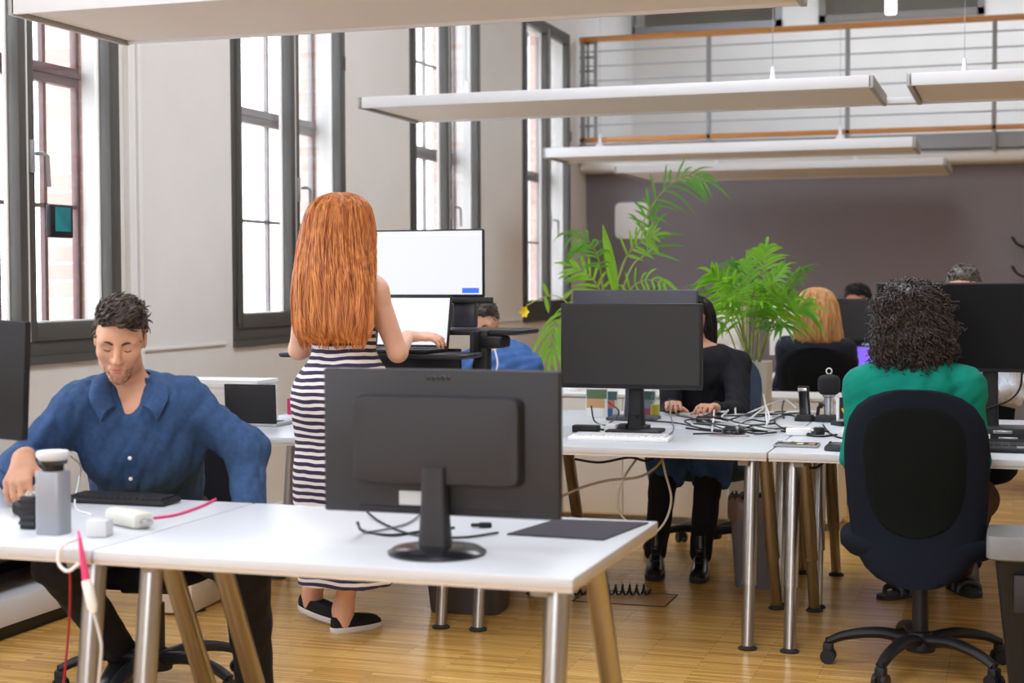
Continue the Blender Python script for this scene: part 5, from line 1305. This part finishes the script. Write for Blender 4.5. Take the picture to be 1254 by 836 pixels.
# ------------------------------------------------ seated people
def sitter(label, head, fwd, top_m, skin_m, hair, seat=.47, lean=.05, elbow=None, wrist=None, trousers=None, shoes=None, knees=None, ankles=None, scale=1., h=.007, look=-.1, face=False, male=True, hscale=.93, shirt_amp=.012, sleeve=.92, shoulder=.175, hair_m=None, brow=None, torso_dx=0., neck_cut=.085):
    R = frame(fwd); rt, fw_ = R[0], R[1]; hc = np.array(head, float)
    nk = hc - fw_ * .025 + A(0, 0, -.135); nk = nk + rt * torso_dx
    pel = A(nk[0], nk[1], seat + .10) - fw_ * lean; waist = pel * .6 + nk * .4; chest = pel * .28 + nk * .72 + fw_ * .01
    loc = A(pel[0], pel[1], 0)
    sh_ = [nk + rt * s_ * shoulder + A(0, 0, -.075) for s_ in (1, -1)]
    el = [np.array(e, float) if e is not None else sh_[i] + rt * (1, -1)[i] * .05 + fw_ * .06 + A(0, 0, -.26) for i, e in enumerate(elbow or (None, None))]
    wr = [np.array(e, float) if e is not None else el[i] + fw_ * .24 - rt * (1, -1)[i] * .05 + A(0, 0, .03) for i, e in enumerate(wrist or (None, None))]
    torso = [cap(pel, waist, .125, .118, .06, (fw_, 1.2)), cap(waist, chest, .118, .125, .07, (fw_, 1.3)), cap(chest + rt * .045, chest - rt * .045, .112, .112, .07, (fw_, 1.25)),
             cap(nk + rt * .07 + A(0, 0, -.075), nk - rt * .07 + A(0, 0, -.075), .07, .07, .07), cap(nk + A(0, 0, -.02), nk + A(0, 0, -.10), .05, .08, .05)]
    arms = []
    for i in (0, 1): arms.append([cap(nk + A(0, 0, -.075), sh_[i], .06, .056, .05)] + limb([sh_[i], el[i]], [.052, .042], .03) + limb([el[i], wr[i]], [.042, .027], .02))
    kn = knees or [pel + fw_ * .42 + rt * s_ * .10 + A(0, 0, -.04) for s_ in (1, -1)]
    an = ankles or [np.array(kn[i]) + fw_ * .04 + A(0, 0, -(kn[i][2] - .09)) for i in (0, 1)]
    legs = []
    for i, s_ in enumerate((1, -1)): legs += limb([pel + rt * s_ * .085, np.array(kn[i], float), np.array(an[i], float)], [.085, .058, .038], .04)
    HR = frame(np.array(R[1]) + A(0, 0, look)); head_ = head_prims(hc, HR, hscale, male, nk + A(0, 0, -.02))
    hands = []
    for i, s_ in enumerate((1, -1)):
        d = wr[i] - el[i]; d = d / np.linalg.norm(d); x_ = np.cross(d, A(0, 0, 1)); x_ /= np.linalg.norm(x_); z_ = np.cross(x_, d)
        hands += hand_prims(wr[i], np.array([-x_ * s_, d, z_]) if True else None, (.35, .4, .4, .45), .95, 1, (.7, .4))
    o = person(label, loc, sum(arms, []) + torso + legs + head_ + hands, skin_m, h)
    g_ = grow(torso, .013)
    for i in (0, 1):
        a3 = arms[i]; g_ += [dict(a3[0], ra=a3[0]['ra'] + .013, rb=a3[0]['rb'] + .013), dict(a3[1], ra=a3[1]['ra'] + .013, rb=a3[1]['rb'] + .012), dict(a3[2], ra=a3[2]['ra'] + .012, rb=a3[2]['rb'] + .010, b=el[i] + (wr[i] - el[i]) * sleeve)]
    g_ += [cap(nk + A(0, 0, .0), nk + A(0, 0, .12), .06, neck_cut, .015, None, -1), cut(pel + A(0, 0, -.05), (0, 0, -1))]
    sh = garment('shirt', g_, top_m, o, loc, h * .9, wrinkle(shirt_amp, 28, int(abs(hc[0] * 100)) % 97))
    tg = grow(legs, .012) + [cap(pel + rt * .07, pel - rt * .07, .12, .12, .06), cut(pel + A(0, 0, .09), (0, 0, 1))]
    garment('trousers', tg, trousers or cloth('black_jeans', (.018, .019, .024)), o, loc, h, wrinkle(.008, 22, 8))
    fd = fw_
    for i in (0, 1):
        hl = A(an[i][0], an[i][1], 0) - fd * .05
        if shoes: shoes(o, loc, hl, hl + fd * .255, i)
        else: shoe('shoe', o, loc, hl, hl + fd * .255, mat('black_leather', (.014, .014, .015), .35), M_RUB, .10)
    W = lambda x, y, z: hc + hscale * (A(x, y, z) @ HR)
    if hair == 'short' or hair == 'curly_short':
        hp = [ell(W(0, -.022, .050), A(.081, .098, .084) * hscale, HR, .03), ell(W(0, .03, .10), A(.062, .058, .036) * hscale, HR, .03),
              ell(W(0, .105, .002), A(.070, .062, .082) * hscale, HR, .012, -1), ell(W(0, .02, -.09), A(.12, .14, .072) * hscale, HR, .015, -1)]
        vs, fs = sdf_mesh(hp, .005, wrinkle(.007, 60, 2)); ho = np_mesh('hair', vs, fs, hair_m, o, loc)
        if hair == 'short': hair_tufts('hair_locks', vs, fs, hair_m, ho, loc, lambda p, n_: (A(-.5, .3, .3) @ HR) if ((p - hc) @ HR[2]) > .06 else (A(0, -.5, -.6) @ HR), 320, .026, .0042, .25)
        else: hair_tufts('hair_locks', vs, fs, hair_m, ho, loc, lambda p, n_: n_ * .3 + A(0, 0, .4), 500, .03, .0035, .3, curl=.008)
    if face: face_parts(o, loc, hc, HR, hscale, brow or hair_m)
    return o, loc, HR, W, sh, R


# 3. woman in teal, back to the camera
Yt = 5.48
def sandals(o, loc, a, b, i):
    pts = ((atz(1132, 727, 0), atz(1082, 734, 0)), (atz(1166, 718, 0), atz(1214, 741, 0)))[1 - i] if False else (((atz(1166, 718, 0)), atz(1212, 740, 0)) if i == 0 else (atz(1130, 726, 0), atz(1086, 733, 0)))
    h_, t_ = pts; f = (t_ - h_) / np.linalg.norm(t_ - h_); s_ = np.cross(f, A(0, 0, 1)); t_ = h_ + f * .25
    q = lambda a_, b_, z: h_ + f * a_ + s_ * b_ + A(0, 0, z) - np.array(loc)
    sd = MB().loft([[h_ + f * (.125 + x) + s_ * y + A(0, 0, z) - np.array(loc) for x, y in srect(.27, .092, 3.2, 28)] for z in (0, .02)]).build('sandal', M_RUB, o)
    for a_, hh in ((.06, .085), (.13, .068), (.185, .052)):
        MB().tube(spline([q(a_, -.045, .012), q(a_, -.038, hh * .75), q(a_, 0, hh), q(a_, .038, hh * .75), q(a_, .045, .012)], 6), .013, 8, flat=.35, up=f).build('strap', mat('black_leather', (.014, .014, .015), .35), sd)
    MB().box(q(.13, .0, .072), (.03, .02, .006), None, .002).build('buckle', M_METAL, sd)
kt = [at(1196, 600, 5.98), at(1098, 600, 5.98)]
for k_ in kt: k_[2] = .54
an_t = [(atz(1166, 718, 0) * .8 + atz(1212, 740, 0) * .2) + A(0, 0, .09), (atz(1130, 726, 0) * .8 + atz(1086, 733, 0) * .2) + A(0, 0, .09)]
tc_ = at(1120, 398, Yt)
o, loc, HR, W, sh, R = sitter('woman with dark curly hair in a teal top seen from behind', tc_, (.03, 1, 0), cloth('teal_jersey', hexlin(0, 126, 108), .08, 20), SK_OLIVE, None, lean=.02,
    elbow=(at(1192, 560, 5.44), at(1050, 562, 5.42)), wrist=(A(-.20, 5.70, .775), A(-.42, 5.70, .775)), trousers=cloth('brown_trousers', hexlin(74, 54, 48), .15), shoes=sandals, knees=kt, ankles=an_t, hscale=.95, shoulder=.165, male=False, sleeve=.7)
hm = hairmat('black_brown_curls', (.058, .042, .038), (.010, .007, .007), (30, 30, 30), .45)
hp = [ell(at(1118, 398, Yt - .01), (.118, .120, .132), None, .05), ell(at(1095, 422, Yt - .02), (.062, .085, .09), None, .05), ell(at(1141, 422, Yt - .02), (.062, .085, .09), None, .05), ell(at(1118, 430, Yt - .045), (.09, .06, .07), None, .05), ell(at(1116, 370, Yt), (.092, .10, .07), None, .05), ell(tc_ + A(.0, .135, -.05), (.075, .07, .10), None, .02, -1)]
vs, fs = sdf_mesh(hp, .007, wrinkle(.02, 40, 3)); ho = np_mesh('hair', vs, fs, hm, o, loc)
hair_tufts('curls', vs, fs, hm, ho, loc, lambda p, n_: A(n_[0] * .4, n_[1] * .4, -.8), 2300, .062, .0036, .14, curl=.0075, jit=.32, seed=9)
office_chair('dark swivel chair with a rounded back in the right foreground', (at(1127, 640, 5.45)[0], 5.49), -.03, M_SEATB, .475, .475, .665, back_z=.325, base_rot=.62, frame=M_SEATB, tilt=.06, seat_w=.54)

# 4. woman in black behind the grey screen
Yb = 7.50
def boots(o, loc, a, b, i):
    px = ((803, 690), (799, 712)) if i == 0 else ((859, 688), (857, 708))
    t_ = atz(*px[1], 0); h_ = A(a[0], a[1], 0); f = t_ - h_; f /= np.linalg.norm(f)
    bo = shoe('ankle_boot', o, loc, h_, h_ + f * .255, mat('black_patent_leather', (.012, .012, .013), .22), M_RUB, .10, .085, boot=.09)
    for k in range(4):
        p = h_ + f * (.09 + .022 * (3 - k)) + A(0, 0, .075 + .028 * k) - np.array(loc); s_ = np.cross(f, A(0, 0, 1)); MB().tube([p - s_ * .02, p + f * .006, p + s_ * .02], .003, 6).build('lace', M_DGREY, bo)
kb = [at(815, 566, 7.03), at(871, 566, 7.03)]
for k_ in kb: k_[2] = .525
ab = [at(803, 678, 6.98), at(858, 676, 6.98)]
for k_ in ab: k_[2] = .10
bc = at(847, 394, Yb - .03)
o, loc, HR, W, sh, R = sitter('woman in black half hidden behind the blank grey screen', bc, (.05, -1, 0), cloth('black_jersey', (.010, .010, .013), .15), SK_OLIVE, 'short', hair_m=hairmat('black_hair', (.014, .011, .012), (.005, .004, .005)), lean=.06, torso_dx=-.055,
    elbow=(at(822, 505, 7.35), at(903, 506, 7.30)), wrist=(A(-1.52, 7.10, .765), at(876, 500, 7.08)), trousers=cloth('black_stockings', (.012, .011, .014), .1), shoes=boots, knees=kb, ankles=ab, hscale=.95, face=True, brow=hm, male=False, shoulder=.165, neck_cut=.14)
sk = []
for i in (0, 1):
    q0 = A(loc[0], loc[1], .57) + R[0] * (1, -1)[i] * .085; sk.append(cap(q0, kb[i] * .97 + q0 * .03, .112, .088, .06))
for k_ in kb: sk.append(cap(k_, k_ + A(0, .03, -.09), .086, .084, .05))
sk += [cap(A(loc[0], loc[1], .60) + R[0] * .06, A(loc[0], loc[1], .60) - R[0] * .06, .14, .14, .05), cut(A(0, kb[0][1] - .02, .415), (0, -.35, -1))]
garment('skirt', sk, cloth('blue_denim_skirt', hexlin(58, 92, 150), .35, 12), o, loc, .007, wrinkle(.008, 25, 3))
rg = []
for z_, wd, dp, yo in ((.125, .02, .02, 0), (.118, .05, .06, 0), (.09, .085, .095, .0), (.04, .102, .108, .01), (-.02, .108, .105, .02), (-.08, .108, .090, .03), (-.12, .100, .07, .04), (-.15, .085, .045, .05)):
    rg.append((bc + A(0, yo + .03, z_), A(wd, 0, 0), A(0, dp, 0)))
ho = long_hair(o, loc, [(c, u, v * .8) for c, u, v in rg], hairmat('black_hair', (.014, .011, .012), (.005, .004, .005)), 160)
office_chair('blue-grey swivel chair of the woman in black', (at(872, 600, 7.62)[0], 7.60), PI + .08, mat('blue_grey_fabric', hexlin(58, 72, 92), .85, bump=.4, bscale=500), .46, .47, .56, back_z=.42, base_rot=.3)

# 5. man in the blue hooded top behind the riser
mb_ = at(592, 398, 7.56)
hb = hairmat('ash_brown_hair', (.085, .058, .042), (.030, .020, .015), (40, 40, 12))
o, loc, HR, W, sh, R = sitter('man in a blue hooded top partly hidden behind the desk riser', mb_, (.12, -1, 0), cloth('mid_blue_fleece', hexlin(72, 108, 168), .18, 25), SK_TAN, 'short', hair_m=hb, face=True, look=-.32, torso_dx=-.06, hscale=.95, shirt_amp=.02, lean=.04)
nk = mb_ + A(.09, .02, -.13)
hd_ = [cap(nk + A(-.03, .07, .0), nk + A(.08, .06, -.02), .06, .06, .05), cap(nk + A(-.05, -.03, -.05), nk + A(.07, .02, -.03), .045, .05, .05)]
garment('hood', hd_, cloth('mid_blue_fleece', (0, 0, 0)), sh, loc, .007, wrinkle(.015, 30, 4))
MB().tube(spline([q - loc for q in (nk + A(.01, -.14, .02), nk + A(.03, -.15, -.06), nk + A(.02, -.155, -.13), nk + A(.07, -.15, -.16), nk + A(.11, -.14, -.12), nk + A(.13, -.12, -.18))], 8), .0045, 8).build('drawstring', M_WHITEP, sh)
MB().tube(spline([q - loc for q in (nk + A(.02, -.155, -.13), nk + A(-.05, -.15, -.15), nk + A(-.09, -.15, -.11), nk + A(-.06, -.15, -.085), nk + A(.0, -.155, -.10))], 8), .0045, 8).build('drawstring', M_WHITEP, sh)
office_chair('black swivel chair of the man in the blue hooded top', (loc[0], loc[1] + .06), PI, M_SEATK, .45, .46, .42, back_z=.45)

# 6. blond woman with her back turned
bl = at(1000, 385, 9.62)
o, loc, HR, W, sh, R = sitter('blond woman in a dark top with her back turned, far behind the microphone', bl, (.06, 1, 0), cloth('navy_black_knit', (.016, .018, .028), .15), SK_FAIR, None, h=.009, male=False, hscale=.93, lean=.02)
rg = []
for y, xa, xb, dp, yo in ((352.5, 997, 1003, .012, .0), (354, 990, 1011, .05, 0), (358, 982, 1017, .08, 0), (370, 976, 1024, .10, -.01), (390, 974, 1028, .11, -.02), (405, 972, 1030, .095, -.035), (418, 973, 1031, .075, -.04), (424, 976, 1029, .045, -.04)):
    a, b = at(xa, y, 9.60 + yo), at(xb, y, 9.60 + yo); rg.append(((a + b) / 2, (b - a) / 2, A(0, dp, 0)))
long_hair(o, loc, rg, hairmat('honey_blond_hair', hexlin(228, 178, 122), hexlin(158, 104, 56), (50, 50, 3)), 200, r=.005)
cb2 = at(1003, 480, 9.42)
office_chair('black swivel chair of the blond woman', (cb2[0], 9.66), -.04, M_SEATK, .47, .50, .52, back_z=.43, arms=True)

# 7. person with dark curly hair behind the far monitor
cl = at(1050, 372, 11.3)
o, *_ = sitter('person with short dark curly hair hidden behind the small far monitor', cl, (-.3, -1, 0), cloth('pale_blue_shirt', hexlin(170, 196, 206), .1), SK_BROWN, 'curly_short', hair_m=hairmat('black_curls', (.016, .012, .012), (.006, .005, .005), (30, 30, 30)), h=.010, hscale=1.0, face=True)
# 8. grey-haired man behind the wide black monitor
gm_ = at(1180, 361, 7.62)
o, loc, HR, W, sh, R = sitter('man with greying hair in a light shirt behind the wide black monitor', gm_, (-.12, -1, 0), mat('pale_striped_shirt', hexlin(196, 200, 208), .8, noise=.18, nscale=9, stretch=(14, 14, .3), bump=.2, bscale=600), SK_TAN, 'short', hair_m=hairmat('greying_hair', (.16, .14, .125), (.035, .03, .028), (40, 40, 12)), face=True, h=.008, hscale=1.0, shirt_amp=.02)
office_chair('black swivel chair of the greying man', (loc[0], loc[1] + .06), PI, M_SEATK, .47, .46, .45, back_z=.45)
# 9. person below the palm
pp = at(806, 375, 11.5)
o, *_ = sitter('person with dark hair below the tall palm, only the forehead in view', pp, (0, -1, 0), cloth('grey_knit', hexlin(120, 120, 124), .1), SK_TAN, 'short', hair_m=hairmat('black_hair', (.014, .011, .012), (.005, .004, .005)), h=.010, hscale=1.0, face=True)
# ------------------------------------------------------------------ plants
def leafmat(name, c, t):
    m = mat(name, c, .4, noise=.15, nscale=9, spec=.4); nt = m.node_tree; b = nt.nodes['Principled BSDF']; o = nt.nodes['Material Output']
    tr = nt.nodes.new('ShaderNodeBsdfTranslucent'); tr.inputs[0].default_value = (*t, 1); mx = nt.nodes.new('ShaderNodeMixShader'); mx.inputs[0].default_value = .45
    nt.links.new(b.outputs[0], mx.inputs[1]); nt.links.new(tr.outputs[0], mx.inputs[2]); nt.links.new(mx.outputs[0], o.inputs['Surface']); return m
M_LEAF = leafmat('palm_green', hexlin(108, 168, 46), hexlin(168, 222, 66)); M_LEAFD = leafmat('deep_palm_green', hexlin(72, 128, 46), hexlin(122, 190, 62)); M_STEM = mat('palm_stem', hexlin(150, 160, 84), .5, noise=.2, nscale=20)


def blade(mb, p, d, n_, L, w_, droop, seg=6):
    d = d / np.linalg.norm(d); s_ = np.cross(d, n_); s_ /= np.linalg.norm(s_) + 1e-9; vs = []; fs = []
    for i in range(seg + 1):
        t = i / seg; ww = w_ * (math.sin(PI * min(1, .12 + t * .88)) ** .8) * (1 - .15 * t); c = p + d * L * t - A(0, 0, droop * L * t * t); up = np.cross(s_, d)
        vs += [c - s_ * ww + up * ww * .35, c, c + s_ * ww + up * ww * .35]
    for i in range(seg):
        for k in (0, 1): a = i * 3 + k; fs.append((a, a + 1, a + 4, a + 3))
    mb.add(vs, fs)


def frond(parent, base, pts, n=14, L=.22, w_=.011, t0=.3, droop=.35, ang=1.0, m=None, r=.006, plane=None, seed=0, name='frond'):
    g = np.random.default_rng(seed); P = spline(pts, 10); T = np.gradient(P, axis=0); T /= np.linalg.norm(T, axis=1)[:, None]
    f = MB().tube(P - base, np.linspace(r, r * .3, len(P)), 6); f.mi = 1
    up = A(0, 0, 1) if plane is None else np.array(plane, float)
    for i in range(n):
        t = t0 + (1 - t0) * (i + .5) / n; k = min(int(t * (len(P) - 1)), len(P) - 2); p = P[k]; d = T[k]; s_ = np.cross(d, up); s_ /= np.linalg.norm(s_) + 1e-9; nn = np.cross(s_, d)
        for sg in (1, -1):
            a = ang * g.uniform(.85, 1.15) * (1 - .45 * (t - t0) / (1 - t0)); l = L * (.55 + .6 * math.sin(PI * min(1, (t - t0) / (1 - t0) * .8 + .2))) * g.uniform(.85, 1.1)
            blade(f, p - base, d * math.cos(a) + sg * s_ * math.sin(a) + nn * .18, nn, l, w_ * g.uniform(.85, 1.15), droop * g.uniform(.5, 1.4))
    blade(f, P[-1] - base, T[-1], np.cross(np.cross(T[-1], up), T[-1]), L * .8, w_, droop)
    return f.build(name, [M_STEM, m or M_LEAF], parent, ang=70)


def planter(parent, h, w0, w1, m):
    rings = [[(x, y, z) for x, y in srect(w_, w_, 9, 36)] for z, w_ in ((0, w0), (.006, w0 * 1.01), (h - .01, w1), (h, w1), (h, w1 - .03), (h - .05, w1 - .035))]
    p = MB().loft(rings).build('planter', m, parent, ang=40)
    MB().lathe([(0, h - .045), (w1 * .46, h - .045), (0, h - .035)], 20).build('soil', mat('potting_soil', (.03, .02, .014), .95, noise=.4, nscale=60), p)

# tall palm
YA = 9.25; bx = at(752, 400, YA)[0]; base = A(bx, YA, 0)
pa = thing('potted_palm', 'tall sparse palm whose long frond arches up before the dark wall', 'plant', base)
planter(pa, .55, .30, .38, M_WHITEP)
q = lambda x, y, dy=0.: at(x, y, YA + dy)
b0 = base + A(0, 0, .5)
FR = [([b0, q(752, 400), q(757, 345), q(775, 300), q(803, 245), q(838, 216), q(866, 222)], dict(n=12, L=.20, w_=.0085, t0=.55, droop=.5, seed=1)),
      ([b0, q(752, 400, .05), q(756, 350, .05), q(765, 318), q(785, 296, -.05), q(803, 288, -.1)], dict(n=7, L=.16, w_=.011, t0=.62, droop=.25, seed=2)),
      ([b0, q(748, 420, -.05), q(738, 350, -.1), q(733, 318, -.15), q(722, 297, -.2), q(698, 286, -.3)], dict(n=10, L=.17, w_=.0095, t0=.5, droop=.8, seed=3)),
      ([b0, q(745, 410, .1), q(740, 372, .1), q(725, 340, .1), q(700, 326, .1)], dict(n=9, L=.17, w_=.011, t0=.45, droop=.3, seed=4)),
      ([b0, q(756, 400, .0), q(768, 360, -.1), q(790, 343, -.2), q(818, 348, -.3)], dict(n=9, L=.17, w_=.011, t0=.4, droop=.6, seed=5)),
      ([b0, q(742, 430, -.2), q(722, 392, -.3), q(700, 378, -.4), q(680, 400, -.5), q(674, 432, -.55)], dict(n=8, L=.16, w_=.013, t0=.55, droop=.9, seed=6)),
      ([b0, q(753, 400), q(772, 330, .1), q(800, 300, .2), q(795, 250, .25)], dict(n=6, L=.2, w_=.010, t0=.65, droop=.3, seed=7))]
for pts, kw in FR: frond(pa, base, pts, m=M_LEAFD if kw['seed'] in (1, 3, 7) else M_LEAF, r=.008, plane=(0, -1, .35), **kw)
f = MB(); P = [q(754, 360, -.1), q(750, 330, -.1), q(744, 300, -.12), q(738, 274, -.15)]
f.tube(np.array([b0, q(752, 420, -.05), q(755, 380, -.1), P[0]]) - base, [.008, .006, .005, .004], 6)
blade(f, P[0] - base, P[-1] - P[0], A(.5, -1, .2), np.linalg.norm(P[-1] - P[0]), .035, .0, 10); f.build('young_leaf', M_LEAF, pa, ang=70)
# bushy palm
YB = 8.09; bxx = at(917, 440, YB)[0]; base = A(bxx, YB, 0)
pb_ = thing('potted_palm', 'bushy palm in a tall pale planter behind the woman in black', 'plant', base); hb_ = at(917, 442, YB)[2]
planter(pb_, hb_, .19, .225, mat('pale_planter', hexlin(226, 224, 218), .5))
g = np.random.default_rng(21)
ends = [(858, 352, -.1), (872, 335, -.15), (884, 372, -.3), (900, 325, .1), (938, 303, .1), (958, 330, .0), (984, 330, -.1), (972, 365, -.2), (868, 395, -.2), (960, 400, -.3), (925, 345, -.3), (905, 350, .2), (945, 385, .15), (988, 375, .1), (915, 320, .1), (862, 372, .1), (948, 350, -.25), (893, 345, -.25), (970, 345, .15), (930, 370, -.35)]
for i, (x, y, dy) in enumerate(ends):
    b1 = base + A(g.uniform(-.05, .05), g.uniform(-.05, .05), hb_ - .05); e = at(x, y, YB + dy); m1 = b1 * .6 + e * .4 + A(0, 0, .10); m2 = b1 * .25 + e * .75 + A(0, 0, .07)
    frond(pb_, base, [b1, m1, m2, e], n=12, L=.155, w_=.0095, t0=.36, droop=.5, plane=((0, 0, 1), (.3, -1, .3), (-.4, -.6, .7))[i % 3], r=.005, m=M_LEAF if i % 3 else M_LEAFD, seed=30 + i)
# flowering stem on the sideboard
base = A(at(706, 470, 8.6)[0], 8.6, .722); fl = thing('flowering_plant', 'thin flowering stem with a yellow blossom before the last window', 'plant', base)
MB().lathe([(0, 0), (.045, 0), (.06, .11), (.05, .11), (.045, .10), (0, .10)], 24).build('pot', M_WHITEP, fl)
z = lambda x, y: at(x, y, 8.6) - base
MB().tube(spline([A(0, 0, .09), z(704, 410), z(698, 376), z(680, 362), z(660, 366), z(645, 374)], 8), .004, 6).build('stem', M_STEM, fl)
mb = MB()
for k in range(6):
    a = k * PI / 3; blade(mb, z(643, 381), A(math.cos(a) * .7, -.4, math.sin(a)), A(0, -1, 0), .04, .014, .1, 4)
mb.build('blossom', mat('yellow_petal', hexlin(246, 214, 40), .5), fl, ang=70)
for x, y, dx, dz in ((671, 362, -.02, .08), (668, 364, .03, -.10), (690, 365, .06, .05)):
    mb = MB(); blade(mb, z(x, y), A(dx, -.02, dz), A(0, -1, 0), .09, .013, .1, 5); mb.build('leaf', M_LEAF, fl, ang=70)
